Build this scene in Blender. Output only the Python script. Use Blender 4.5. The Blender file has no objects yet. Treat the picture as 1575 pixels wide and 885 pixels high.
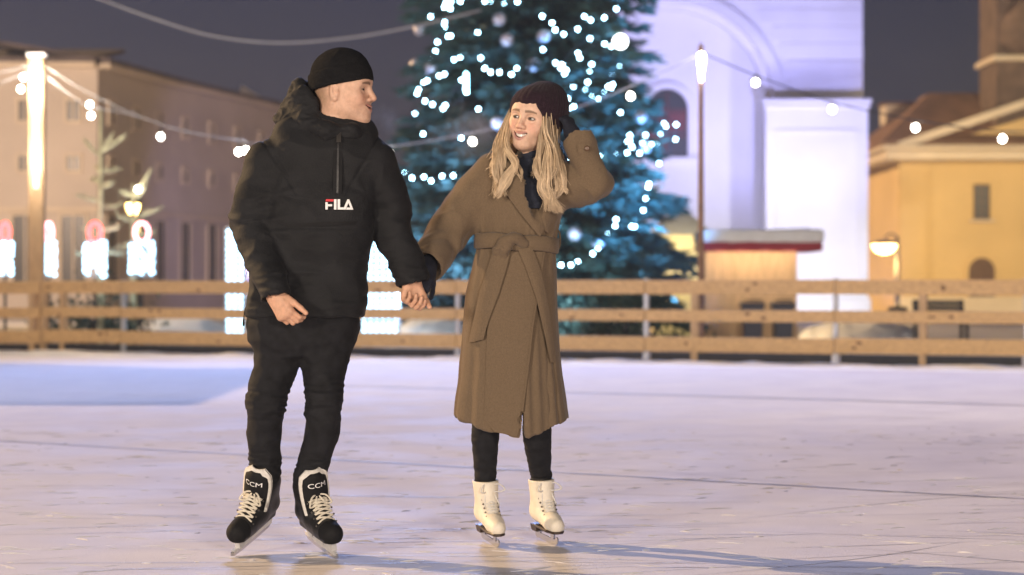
import bpy, math, random
import numpy as np
from mathutils import Vector, Matrix

scene = bpy.context.scene
COL = scene.collection
R = math.radians
random.seed(7)
rng = np.random.default_rng(11)

# ------------------------------------------------------------------ camera, sky, sun, exposure
F, CX, CY, EYE = 3000.0, 787.5, 442.5, 1.03      # focal length in photo pixels, image centre, eye height in metres
cam = bpy.data.cameras.new("camera")
cam.sensor_width = 36.0
cam.lens = F / 1575.0 * 36.0
cam.clip_end = 2000.0
cam.dof.use_dof = True
cam.dof.focus_distance = 7.55
cam.dof.aperture_fstop = 2.3
cam_o = bpy.data.objects.new("camera", cam)
cam_o.location = (0, 0, EYE)
cam_o.rotation_euler = (R(90), 0, 0)
COL.objects.link(cam_o)
scene.camera = cam_o

SUN_EL, SUN_AZ = 21.0, 62.0       # elevation; degrees to the left of the view axis (the rink's low warm key, a bit behind the pair)
w = bpy.data.worlds.new("World")
scene.world = w
w.use_nodes = True
nt = w.node_tree
nt.nodes.clear()
wo = nt.nodes.new("ShaderNodeOutputWorld")
bg = nt.nodes.new("ShaderNodeBackground")
sky = nt.nodes.new("ShaderNodeTexSky")
sky.sky_type = 'NISHITA'
sky.sun_disc = False
sky.sun_elevation = R(SUN_EL)
sky.sun_rotation = R(-SUN_AZ)
tint = nt.nodes.new("ShaderNodeMix")
tint.data_type = 'RGBA'; tint.blend_type = 'MULTIPLY'
tint.inputs[0].default_value = 1.0
tint.inputs[7].default_value = (1.0, 0.80, 1.26, 1)
nt.links.new(sky.outputs[0], tint.inputs[6])
nt.links.new(tint.outputs[2], bg.inputs[0])
bg.inputs[1].default_value = 0.0084
nt.links.new(bg.outputs[0], wo.inputs[0])

def light(name, kind, loc, energy, color, target=None, **kw):
    l = bpy.data.lights.new(name, kind)
    l.energy = energy; l.color = color
    for k, v in kw.items(): setattr(l, k, v)
    o = bpy.data.objects.new(name, l)
    o.location = loc
    if target is not None:
        o.rotation_euler = (Vector(target) - Vector(loc)).to_track_quat('-Z', 'Y').to_euler()
    COL.objects.link(o)
    return o

sd = Vector((-math.sin(R(SUN_AZ)) * math.cos(R(SUN_EL)), math.cos(R(SUN_AZ)) * math.cos(R(SUN_EL)), math.sin(R(SUN_EL))))
light("sun", 'SUN', sd * 50, 4.4, (1.0, 0.66, 0.34), (0, 0, 0), angle=R(0.5))
# unseen rink floods: two warm from the camera side; side fills and cold backlight added
light("rink_fill_flood", 'SPOT', (-9, -6, 3.3), 7800, (1.0, 0.84, 0.68), (0, 9, 1.2), spot_size=R(90), spot_blend=0.6, shadow_soft_size=1.2)
light("rink_fill_flood", 'SPOT', (5, -9, 3.5), 7000, (1.0, 0.84, 0.70), (1, 10, 1.2), spot_size=R(90), spot_blend=0.6, shadow_soft_size=1.2)
light("rink_fill_flood", 'SPOT', (13, 9, 3.6), 5600, (1.0, 0.84, 0.66), (1, 29, 1.0), spot_size=R(75), spot_blend=0.6, shadow_soft_size=0.8)  # added to brighten the fence boards from the right
light("rink_fill_flood", 'SPOT', (-12, 12, 3.4), 3200, (1.0, 0.84, 0.68), (-2, 31, 1.0), spot_size=R(75), spot_blend=0.6, shadow_soft_size=0.8)  # added to brighten the fence boards from the left
light("blue_backlight", 'SPOT', (-3.0, 36, 15.5), 20500, (0.38, 0.51, 1.0), (0, 11, 0), spot_size=R(75), spot_blend=0.5, shadow_soft_size=2.0)  # added out of view for the blue fill on the ice and the rims

vs = scene.view_settings
vs.view_transform = 'Standard'; vs.look = 'None'; vs.exposure = 0.0; vs.gamma = 1.0; vs.use_curve_mapping = False
scene.render.engine = 'CYCLES'
scene.cycles.use_denoising = True
scene.cycles.max_bounces = 5
scene.cycles.diffuse_bounces = 3
scene.cycles.glossy_bounces = 2
scene.cycles.sample_clamp_indirect = 4.0
scene.cycles.volume_bounces = 0

# ------------------------------------------------------------------ helpers
def P(px, py, d):
    """the point at depth d (metres from the camera) that the photograph shows at pixel px, py"""
    return np.array(((px - CX) / F * d, d, EYE - (py - CY) / F * d))

def nrm(v):
    v = np.asarray(v, float)
    return v / max(1e-12, np.linalg.norm(v))

def tag(o, label=None, cat=None, group=None, kind=None):
    if label: o["label"] = label
    if cat: o["category"] = cat
    if group: o["group"] = group
    if kind: o["kind"] = kind
    return o

def thing(name, loc, label, cat, group=None):
    o = bpy.data.objects.new(name, None)
    o.empty_display_size = 0.1
    o.location = tuple(loc)
    COL.objects.link(o)
    WLOC[o.name] = np.array(loc, float)
    return tag(o, label, cat, group)

WLOC = {}

def link(name, mesh, mat, parent=None, loc=None):
    o = bpy.data.objects.new(name, mesh)
    if mat is not None and not mesh.materials:
        for m in (mat if isinstance(mat, (list, tuple)) else [mat]): mesh.materials.append(m)
    if parent is not None: o.parent = parent
    if loc is not None: o.location = tuple(loc)
    COL.objects.link(o)
    return o

def wl(o):
    """world location of an unrotated parent chain"""
    p = np.zeros(3)
    while o is not None:
        p += np.array(o.location); o = o.parent
    return p

class MB:
    """collects boxes, tubes and sheets (world coordinates) and links them as ONE mesh object"""
    def __init__(s): s.v = []; s.f = []; s.n = 0; s.cols = None
    def add(s, v, f):
        v = np.asarray(v, float).reshape(-1, 3)
        s.v.append(v); s.f += [tuple(int(i) + s.n for i in q) for q in f]; s.n += len(v)
        return s
    def box(s, c, size, rot=None, bevel=0.0):
        hx, hy, hz = (np.asarray(size) / 2)
        if bevel > 0:
            b = min(bevel, hx * .9, hy * .9, hz * .9)
            v = []
            for sx in (-1, 1):
                for sy in (-1, 1):
                    for sz in (-1, 1):
                        v += [(sx * (hx - b), sy * (hy - b), sz * hz), (sx * (hx - b), sy * hy, sz * (hz - b)), (sx * hx, sy * (hy - b), sz * (hz - b))]
            v = np.array(v)
            I = lambda sx, sy, sz, k: (((sx > 0) * 2 + (sy > 0)) * 2 + (sz > 0)) * 3 + k
            f = []
            def quad(a, b_, c_, d):
                q = [a, b_, c_, d]
                p = v[q]; n = np.cross(p[1] - p[0], p[2] - p[0])
                f.append(q if n @ p.mean(0) > 0 else q[::-1])
            for z in (-1, 1): quad(I(-1, -1, z, 0), I(1, -1, z, 0), I(1, 1, z, 0), I(-1, 1, z, 0))
            for y in (-1, 1): quad(I(-1, y, -1, 1), I(1, y, -1, 1), I(1, y, 1, 1), I(-1, y, 1, 1))
            for x in (-1, 1): quad(I(x, -1, -1, 2), I(x, 1, -1, 2), I(x, 1, 1, 2), I(x, -1, 1, 2))
            for a in (-1, 1):
                for b_ in (-1, 1):
                    quad(I(-1, a, b_, 0), I(1, a, b_, 0), I(1, a, b_, 1), I(-1, a, b_, 1))
                    quad(I(a, -1, b_, 0), I(a, 1, b_, 0), I(a, 1, b_, 2), I(a, -1, b_, 2))
                    quad(I(a, b_, -1, 1), I(a, b_, 1, 1), I(a, b_, 1, 2), I(a, b_, -1, 2))
            for x in (-1, 1):
                for y in (-1, 1):
                    for z in (-1, 1):
                        q = [I(x, y, z, 0), I(x, y, z, 1), I(x, y, z, 2)]
                        p = v[q]; n = np.cross(p[1] - p[0], p[2] - p[0])
                        f.append(q if n @ p.mean(0) > 0 else q[::-1])
        else:
            v = np.array([(x, y, z) for x in (-hx, hx) for y in (-hy, hy) for z in (-hz, hz)])
            f = [(0, 1, 3, 2), (4, 6, 7, 5), (0, 4, 5, 1), (2, 3, 7, 6), (0, 2, 6, 4), (1, 5, 7, 3)]
        if rot is not None: v = v @ np.asarray(rot, float).T
        return s.add(v + np.asarray(c, float), f)
    def beam(s, a, b, w, h, up=(0, 0, 1), bevel=0.0):
        a = np.asarray(a, float); b = np.asarray(b, float)
        x = nrm(b - a); y = np.cross(up, x)
        if np.linalg.norm(y) < 1e-6: y = np.array((0., 1, 0))
        y = nrm(y); z = np.cross(x, y)
        return s.box((a + b) / 2, (np.linalg.norm(b - a), w, h), np.stack([x, y, z], 1), bevel)
    def tube(s, pts, r, n=6, cap=True):
        pts = np.asarray(pts, float); m = len(pts)
        r = np.full(m, r) if np.isscalar(r) else np.asarray(r, float)
        t = np.gradient(pts, axis=0); t /= np.maximum(1e-9, np.linalg.norm(t, axis=1))[:, None]
        ref = np.array((0., 0, 1)) if abs(t[0][2]) < .9 else np.array((1., 0, 0))
        v = []
        u = nrm(np.cross(t[0], ref))
        for i in range(m):
            u = nrm(u - t[i] * (u @ t[i])); q = np.cross(t[i], u)
            for k in range(n):
                a = 2 * math.pi * k / n
                v.append(pts[i] + r[i] * (math.cos(a) * u + math.sin(a) * q))
        f = [(i * n + k, i * n + (k + 1) % n, (i + 1) * n + (k + 1) % n, (i + 1) * n + k) for i in range(m - 1) for k in range(n)]
        if cap: f += [tuple(range(n))[::-1], tuple((m - 1) * n + k for k in range(n))]
        return s.add(v, f)
    def lathe(s, prof, c=(0, 0, 0), n=16, rot=None):
        v = [(r * math.cos(2 * math.pi * k / n), r * math.sin(2 * math.pi * k / n), z) for r, z in prof for k in range(n)]
        m = len(prof)
        f = [(i * n + k, i * n + (k + 1) % n, (i + 1) * n + (k + 1) % n, (i + 1) * n + k) for i in range(m - 1) for k in range(n)]
        f += [tuple(range(n))[::-1], tuple((m - 1) * n + k for k in range(n))]
        v = np.array(v)
        if rot is not None: v = v @ np.asarray(rot).T
        return s.add(v + np.asarray(c, float), f)
    def ball(s, c, r, n=10, m=7):
        r = np.asarray(r, float) * np.ones(3)
        v = [(math.sin(math.pi * (i + .0) / m) * math.cos(2 * math.pi * k / n), math.sin(math.pi * i / m) * math.sin(2 * math.pi * k / n), -math.cos(math.pi * i / m)) for i in range(1, m) for k in range(n)]
        v += [(0, 0, -1), (0, 0, 1)]
        a, b = (m - 1) * n, (m - 1) * n + 1
        f = [(i * n + k, i * n + (k + 1) % n, (i + 1) * n + (k + 1) % n, (i + 1) * n + k) for i in range(m - 2) for k in range(n)]
        f += [(a, (k + 1) % n, k) for k in range(n)] + [((m - 2) * n + k, (m - 2) * n + (k + 1) % n, b) for k in range(n)]
        return s.add(np.array(v) * r + np.asarray(c, float), f)
    def prism(s, poly, vec):
        """polygon (list of 3D points, any simple outline that is a fan from its first point or convex) swept along vec"""
        p = np.asarray(poly, float); n = len(p); vec = np.asarray(vec, float)
        f = [tuple(range(n)), tuple(range(2 * n - 1, n - 1, -1))] + [((i + 1) % n, i, n + i, n + (i + 1) % n) for i in range(n)]
        return s.add(np.concatenate([p, p + vec]), f)
    def archwall(s, x0, x1, z0, z1, cx, r, zs, y0, y1, n=20):
        """wall between x0..x1, z0..z1 and depths y0..y1 with an arched opening (half width r, springing at zs, from z0)"""
        s.box(((x0 + cx - r) / 2, (y0 + y1) / 2, (z0 + z1) / 2), (cx - r - x0, y1 - y0, z1 - z0))
        s.box(((x1 + cx + r) / 2, (y0 + y1) / 2, (z0 + z1) / 2), (x1 - cx - r, y1 - y0, z1 - z0))
        for i in range(n):
            a, b = math.pi * i / n, math.pi * (i + 1) / n
            xa, za, xb, zb = cx - r * math.cos(a), zs + r * math.sin(a), cx - r * math.cos(b), zs + r * math.sin(b)
            s.prism([(xa, y0, za), (xb, y0, zb), (xb, y0, z1), (xa, y0, z1)], (0, y1 - y0, 0))
        return s
    def ring(s, cx, zs, r0, r1, y0, y1, n=24, a0=0, a1=math.pi):
        for i in range(n):
            a, b = a0 + (a1 - a0) * i / n, a0 + (a1 - a0) * (i + 1) / n
            q = [(cx - rr * math.cos(t), y0, zs + rr * math.sin(t)) for rr, t in ((r0, a), (r0, b), (r1, b), (r1, a))]
            s.prism(q, (0, y1 - y0, 0))
        return s
    def mesh(s, name, off=(0, 0, 0), smooth=False):
        me = bpy.data.meshes.new(name)
        v = np.concatenate(s.v) - np.asarray(off, float)
        me.from_pydata(v.tolist(), [], s.f)
        if smooth: me.polygons.foreach_set("use_smooth", np.ones(len(me.polygons), bool))
        me.update()
        return me
    def build(s, name, mat, parent=None, smooth=False, loc=None):
        """loc: own origin for a top-level object; parts keep their thing's origin"""
        off = wl(parent) if parent is not None else (np.zeros(3) if loc is None else np.asarray(loc, float))
        return link(name, s.mesh(name, off, smooth), mat, parent, None if parent is not None else off)

def copy_tree(o, parent=None):
    c = o.copy(); COL.objects.link(c)
    c.parent = parent
    for ch in list(o.children): copy_tree(ch, c)
    return c

# ---- noise
def _h(i, j, k, seed):
    n = (i * 374761393 + j * 668265263 + k * 1274126177 + seed * 362437) & 0xffffffff
    n = ((n ^ (n >> 13)) * 1274126177) & 0xffffffff
    return ((n ^ (n >> 16)) & 0xffff) / 65535.0 * 2 - 1

def vnoise(p, seed=0):
    p = np.asarray(p, float)
    i = np.floor(p).astype(np.int64); f = p - i; u = f * f * f * (f * (f * 6 - 15) + 10)
    o = 0
    for a in (0, 1):
        for b in (0, 1):
            for c in (0, 1):
                wgt = (u[:, 0] if a else 1 - u[:, 0]) * (u[:, 1] if b else 1 - u[:, 1]) * (u[:, 2] if c else 1 - u[:, 2])
                o = o + wgt * _h(i[:, 0] + a, i[:, 1] + b, i[:, 2] + c, seed)
    return o

def fbm(p, seed=0, oct=3):
    p = np.asarray(p, float); o = 0; a = 1.0
    for k in range(oct): o = o + a * vnoise(p * 2 ** k, seed + k * 17); a *= .5
    return o

# ---- distance fields: bodies and clothes are grown as ONE smooth surface from many rounded volumes
def axis(*zones):
    """axis((lo, hi, step), ...): ascending sample positions"""
    out = []
    for lo, hi, st in zones:
        n = max(2, int(round((hi - lo) / st)))
        a = np.linspace(lo, hi, n + 1)
        out.append(a if not out else a[1:])
    return np.concatenate(out)

class Field:
    def __init__(s, xs, ys, zs):
        s.a = [np.asarray(q, np.float64) for q in (xs, ys, zs)]
        s.v = np.full([len(q) for q in s.a], 0.3, np.float32)
    def sub(s, lo, hi):
        sl = []
        for q, l, h in zip(s.a, lo, hi):
            i0 = max(0, int(np.searchsorted(q, l)) - 1); i1 = min(len(q), int(np.searchsorted(q, h)) + 2)
            if i1 <= i0: return None
            sl.append(slice(i0, i1))
        X = s.a[0][sl[0]].astype(np.float32)[:, None, None]; Y = s.a[1][sl[1]].astype(np.float32)[None, :, None]; Z = s.a[2][sl[2]].astype(np.float32)[None, None, :]
        return tuple(sl), X, Y, Z
    def put(s, fn, lo, hi, k=0.0, cut=False, pad=0.03):
        lo = np.asarray(lo) - k - pad; hi = np.asarray(hi) + k + pad
        q = s.sub(lo, hi)
        if q is None: return s
        sl, X, Y, Z = q
        d = fn(X, Y, Z).astype(np.float32); v = s.v[sl]
        if cut: v = -v
        h = 0
        if k > 0:
            h = np.maximum(k - np.abs(v - d), 0) / k
            h = h * h * k * .25
        v = np.minimum(v, d) - h
        s.v[sl] = -v if cut else v
        return s
    def cone(s, a, b, ra, rb, k=0.0, sq=1.0, side=None, cut=False):
        """tapered limb a-b; sq squeezes it along `side`"""
        a = np.asarray(a, float); b = np.asarray(b, float); ab = b - a; L2 = max(1e-9, float(ab @ ab))
        if side is not None:
            side = np.asarray(side, float); side = nrm(side - ab * (side @ ab) / L2)
        def fn(X, Y, Z):
            px, py, pz = X - a[0], Y - a[1], Z - a[2]
            t = np.clip((px * ab[0] + py * ab[1] + pz * ab[2]) / L2, 0, 1)
            qx, qy, qz = px - t * ab[0], py - t * ab[1], pz - t * ab[2]
            r = ra + (rb - ra) * t
            d2 = qx * qx + qy * qy + qz * qz
            if side is not None:
                e = qx * side[0] + qy * side[1] + qz * side[2]
                d2 = d2 + e * e * (1 / sq ** 2 - 1)
            return (np.sqrt(d2) - r) * min(1, sq)
        m = max(ra, rb) * max(1, sq)
        return s.put(fn, np.minimum(a, b) - m, np.maximum(a, b) + m, k, cut)
    def chain(s, pts, rs, k=0.0, sub=1, cut=False):
        """one limb through all points: hard union inside the chain, smooth union with the rest"""
        pts = np.asarray(pts, float); rs = np.asarray(rs, float)
        if sub > 1: pts, rs = smooth_path(pts, sub, rs)
        def fn(X, Y, Z):
            best = None
            for i in range(len(pts) - 1):
                a, ab = pts[i], pts[i + 1] - pts[i]; L2 = max(1e-9, float(ab @ ab))
                px, py, pz = X - a[0], Y - a[1], Z - a[2]
                t = np.clip((px * ab[0] + py * ab[1] + pz * ab[2]) / L2, 0, 1)
                qx, qy, qz = px - t * ab[0], py - t * ab[1], pz - t * ab[2]
                d = np.sqrt(qx * qx + qy * qy + qz * qz) - (rs[i] + (rs[i + 1] - rs[i]) * t)
                best = d if best is None else np.minimum(best, d)
            return best
        m_ = rs.max()
        return s.put(fn, pts.min(0) - m_, pts.max(0) + m_, k, cut)
    def ell(s, c, r, M=None, k=0.0, cut=False):
        c = np.asarray(c, float); r = np.asarray(r, float) * np.ones(3); M = np.eye(3) if M is None else np.asarray(M, float)
        def fn(X, Y, Z):
            px, py, pz = X - c[0], Y - c[1], Z - c[2]
            q = [px * M[0, i] + py * M[1, i] + pz * M[2, i] for i in range(3)]
            k0 = np.sqrt(sum((q[i] / r[i]) ** 2 for i in range(3))); k1 = np.sqrt(sum((q[i] / r[i] ** 2) ** 2 for i in range(3))) + 1e-9
            return k0 * (k0 - 1) / k1
        e = np.abs(M) @ r
        return s.put(fn, c - e, c + e, k, cut)
    def rbox(s, c, h, M=None, rad=0.01, k=0.0, cut=False):
        c = np.asarray(c, float); h = np.asarray(h, float); M = np.eye(3) if M is None else np.asarray(M, float)
        def fn(X, Y, Z):
            px, py, pz = X - c[0], Y - c[1], Z - c[2]
            q = [np.abs(px * M[0, i] + py * M[1, i] + pz * M[2, i]) - (h[i] - rad) for i in range(3)]
            o = np.sqrt(sum(np.maximum(e, 0) ** 2 for e in q)); inn = np.minimum(np.maximum(np.maximum(q[0], q[1]), q[2]), 0)
            return o + inn - rad
        e = np.abs(M) @ h
        return s.put(fn, c - e, c + e, k, cut)
    def loft(s, secs, k=0.0, cut=False, n=2.3, grow=0.0, top=None, bot=None):
        """stack of elliptic sections (z, cx, cy, rx, ry), closed flat at both ends; top/bot: functions of x, y that trim it"""
        secs = np.array(sorted(secs)); z = secs[:, 0]
        zz = np.linspace(z[0], z[-1], 80)
        cur = [np.interp(zz, z, secs[:, i]) for i in range(1, 5)]
        ker = np.array([1, 2, 3, 2, 1.]) / 9
        cur = [np.convolve(np.pad(c, 2, mode='edge'), ker, 'valid') for c in cur]
        def fn(X, Y, Z):
            Zc = np.clip(Z, z[0], z[-1]).ravel()
            cx, cy, rx, ry = [np.interp(Zc, zz, c).astype(np.float32)[None, None, :] for c in cur]
            rx = rx + grow; ry = ry + grow
            f = (np.abs((X - cx) / rx) ** n + np.abs((Y - cy) / ry) ** n + 1e-9) ** (1 / n)
            d = (f - 1) * np.minimum(rx, ry)
            hi = Z - (z[-1] if top is None else top(X, Y)); lo = (z[0] if bot is None else bot(X, Y)) - Z
            return np.maximum(np.maximum(d, hi), lo)
        lo = (np.min(secs[:, 1] - secs[:, 3]) - grow, np.min(secs[:, 2] - secs[:, 4]) - grow, z[0] - .05)
        hi = (np.max(secs[:, 1] + secs[:, 3]) + grow, np.max(secs[:, 2] + secs[:, 4]) + grow, z[-1] + .05)
        return s.put(fn, lo, hi, k, cut)
    def front(s, x, z):
        """depth (y) of the surface seen first from the camera side at x, z (arrays); nan where there is none"""
        x = np.asarray(x, float); z = np.asarray(z, float)
        def lerp_idx(q, v):
            i = np.clip(np.searchsorted(q, v) - 1, 0, len(q) - 2); t = np.clip((v - q[i]) / (q[i + 1] - q[i]), 0, 1); return i, t
        i, tx = lerp_idx(s.a[0], x); k, tz = lerp_idx(s.a[2], z)
        col = (s.v[i, :, k] * ((1 - tx) * (1 - tz))[:, None] + s.v[i + 1, :, k] * (tx * (1 - tz))[:, None] + s.v[i, :, k + 1] * ((1 - tx) * tz)[:, None] + s.v[i + 1, :, k + 1] * (tx * tz)[:, None])
        ins = col < 0
        j = np.argmax(ins, 1); ok = ins.any(1) & (j > 0); j = np.maximum(j, 1)
        ar = np.arange(len(x)); d0, d1 = col[ar, j - 1], col[ar, j]
        y0, y1 = s.a[1][j - 1], s.a[1][j]
        y = y0 + (y1 - y0) * d0 / (d0 - d1 + 1e-12)
        return np.where(ok, y, np.nan)
    def mesh(s):
        """surface nets on the (possibly uneven) grid -> verts, quads"""
        v = s.v; S = v < 0
        nx, ny, nz = v.shape
        c = np.zeros((nx - 1, ny - 1, nz - 1), np.uint8)
        for a in (0, 1):
            for b in (0, 1):
                for d in (0, 1): c += S[a:nx - 1 + a, b:ny - 1 + b, d:nz - 1 + d]
        act = np.argwhere((c > 0) & (c < 8))
        idx = np.full(c.shape, -1, np.int64); idx[tuple(act.T)] = np.arange(len(act))
        cor = {(a, b, d): v[act[:, 0] + a, act[:, 1] + b, act[:, 2] + d].astype(np.float64) for a in (0, 1) for b in (0, 1) for d in (0, 1)}
        acc = np.zeros((len(act), 3)); cnt = np.zeros(len(act))
        for ax in range(3):
            for p in (0, 1):
                for q in (0, 1):
                    o = [p, q]; o.insert(ax, 0); e = list(o); e[ax] = 1
                    d0, d1 = cor[tuple(o)], cor[tuple(e)]
                    m = (d0 < 0) != (d1 < 0)
                    t = d0 / np.where(m, d0 - d1, 1)
                    pt = np.repeat(np.array(o, float)[None], len(act), 0); pt[:, ax] = t
                    acc[m] += pt[m]; cnt[m] += 1
        loc = acc / cnt[:, None]
        out = np.empty_like(loc)
        for ax in range(3):
            q = s.a[ax]; i = act[:, ax]
            out[:, ax] = q[i] + (q[i + 1] - q[i]) * loc[:, ax]
        quads = []
        for ax in range(3):
            A = [slice(None)] * 3; B = [slice(None)] * 3; A[ax] = slice(0, -1); B[ax] = slice(1, None)
            m = S[tuple(A)] != S[tuple(B)]
            e = np.argwhere(m)
            o1, o2 = [(1, 2), (2, 0), (0, 1)][ax]
            ok = (e[:, o1] > 0) & (e[:, o2] > 0) & (e[:, o1] < v.shape[o1] - 1) & (e[:, o2] < v.shape[o2] - 1)
            e = e[ok]
            def cell(d1, d2):
                q = e.copy(); q[:, o1] += d1; q[:, o2] += d2
                return idx[tuple(q.T)]
            Q = np.stack([cell(-1, -1), cell(0, -1), cell(0, 0), cell(-1, 0)], 1)
            flip = ~S[tuple(e.T)]
            Q[flip] = Q[flip][:, ::-1]
            quads.append(Q)
        return out, np.concatenate(quads)
    def build(s, name, mat, parent=None, disp=None, color=None, relax=0, loc=None):
        v, q = s.mesh()
        off = wl(parent) if parent is not None else (np.zeros(3) if loc is None else np.asarray(loc, float))
        if relax:
            e = np.concatenate([q[:, [0, 1]], q[:, [1, 2]], q[:, [2, 3]], q[:, [3, 0]]])
            for _ in range(relax):
                a = np.zeros_like(v); n = np.zeros(len(v))
                np.add.at(a, e[:, 0], v[e[:, 1]]); np.add.at(a, e[:, 1], v[e[:, 0]]); np.add.at(n, e[:, 0], 1); np.add.at(n, e[:, 1], 1)
                v = v * .5 + .5 * a / np.maximum(1, n)[:, None]
        if disp is not None:
            N = vnormals(v, q)
            v = v + N * disp(v, N)[:, None]
        me = fast_mesh(name, v - off, q)
        if color is not None: set_color(me, color(v))
        return link(name, me, mat, parent, None if parent is not None else off)

def vnormals(v, q):
    n = np.cross(v[q[:, 2]] - v[q[:, 0]], v[q[:, 3]] - v[q[:, 1]])
    N = np.zeros_like(v)
    for i in range(4): np.add.at(N, q[:, i], n)
    return N / np.maximum(1e-12, np.linalg.norm(N, axis=1))[:, None]

def fast_mesh(name, v, q):
    me = bpy.data.meshes.new(name)
    k = q.shape[1]
    me.vertices.add(len(v)); me.vertices.foreach_set("co", np.ascontiguousarray(v, np.float32).ravel())
    me.loops.add(q.size); me.loops.foreach_set("vertex_index", np.ascontiguousarray(q, np.int32).ravel())
    me.polygons.add(len(q)); me.polygons.foreach_set("loop_start", np.arange(0, q.size, k, dtype=np.int32))
    me.polygons.foreach_set("use_smooth", np.ones(len(q), bool))
    me.update(calc_edges=True); me.validate()
    return me

def set_color(me, c):
    a = me.color_attributes.new("Col", 'FLOAT_COLOR', 'POINT')
    c = np.asarray(c, np.float32)
    if c.shape[1] == 3: c = np.concatenate([c, np.ones((len(c), 1), np.float32)], 1)
    a.data.foreach_set("color", c.ravel())

def smooth_path(pts, sub, rs=None):
    """Catmull-Rom through pts"""
    pts = np.asarray(pts, float); n = len(pts)
    ext = np.concatenate([[2 * pts[0] - pts[1]], pts, [2 * pts[-1] - pts[-2]]])
    out, ro = [], []
    for i in range(n - 1):
        p0, p1, p2, p3 = ext[i:i + 4]
        for k in range(sub):
            t = k / sub
            out.append(.5 * ((2 * p1) + (p2 - p0) * t + (2 * p0 - 5 * p1 + 4 * p2 - p3) * t * t + (3 * p1 - p0 - 3 * p2 + p3) * t ** 3))
            if rs is not None:
                ro.append(rs[i] + (rs[i + 1] - rs[i]) * t)
    out.append(pts[-1])
    if rs is None: return np.array(out)
    ro.append(rs[-1])
    return np.array(out), np.array(ro)

def inside(poly, x, z):
    poly = np.asarray(poly, float); r = np.zeros(len(x), bool)
    for (x1, z1), (x2, z2) in zip(poly, np.roll(poly, -1, 0)):
        c = (z1 > z) != (z2 > z)
        r ^= c & (x < (x2 - x1) * (z - z1) / (z2 - z1 + 1e-12) + x1)
    return r

def drape(field, poly, off=0.004, th=0.004, step=0.006, soft=0.0):
    """a sheet of cloth lying on the front of a field: outline poly (x, z), lifted by off, th thick -> MB.
    The rim follows the outline: border samples are snapped to it."""
    poly = np.asarray(poly, float)
    # resample the outline
    o = []
    for a, b in zip(poly, np.roll(poly, -1, 0)):
        n = max(1, int(np.linalg.norm(b - a) / step))
        o += [a + (b - a) * t / n for t in range(n)]
    o = np.array(o)
    lo, hi = o.min(0), o.max(0)
    gx, gz = np.meshgrid(np.arange(lo[0], hi[0], step), np.arange(lo[1], hi[1], step), indexing='ij')
    g = np.stack([gx.ravel(), gz.ravel()], 1)
    g = g[inside(poly, g[:, 0], g[:, 1])]
    if len(g):
        dmin = np.min(np.linalg.norm(g[:, None] - o[None], axis=2), 1)
        g = g[dmin > step * .6]
    from mathutils.geometry import delaunay_2d_cdt
    pts = [Vector(p) for p in np.concatenate([o, g])]
    n = len(o)
    ed = [(i, (i + 1) % n) for i in range(n)]
    vv, _, ff, _, _, _ = delaunay_2d_cdt(pts, ed, [list(range(n))], 1, 1e-5)
    vv = np.array([tuple(p) for p in vv])
    y = field.front(vv[:, 0], vv[:, 1])
    bad = np.isnan(y)
    if bad.any() and not bad.all():
        gi = np.where(~bad)[0]
        for b in np.where(bad)[0]:
            y[b] = y[gi[np.argmin(np.linalg.norm(vv[gi] - vv[b], axis=1))]]
    # rim detection
    from collections import Counter
    ec = Counter()
    for f in ff:
        for a, b in zip(f, list(f[1:]) + [f[0]]): ec[(min(a, b), max(a, b))] += 1
    de = np.min(np.linalg.norm(vv[:, None] - o[None], axis=2), 1)
    lift = off + soft * np.clip(de / .02, 0, 1)
    top = np.stack([vv[:, 0], y - lift, vv[:, 1]], 1); bot = np.stack([vv[:, 0], y - lift + th, vv[:, 1]], 1)
    m = len(vv); faces = []
    for f in ff:
        a = vv[list(f)]
        area = sum(a[i][0] * a[(i + 1) % len(a)][1] - a[(i + 1) % len(a)][0] * a[i][1] for i in range(len(a)))
        f = list(f) if area > 0 else list(f)[::-1]     # normal towards the camera (-y)
        faces.append(tuple(f)); faces.append(tuple(i + m for i in f[::-1]))
        for a_, b_ in zip(f, f[1:] + [f[0]]):
            if ec[(min(a_, b_), max(a_, b_))] == 1: faces.append((b_, a_, a_ + m, b_ + m))
    return MB().add(np.concatenate([top, bot]), faces)

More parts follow.
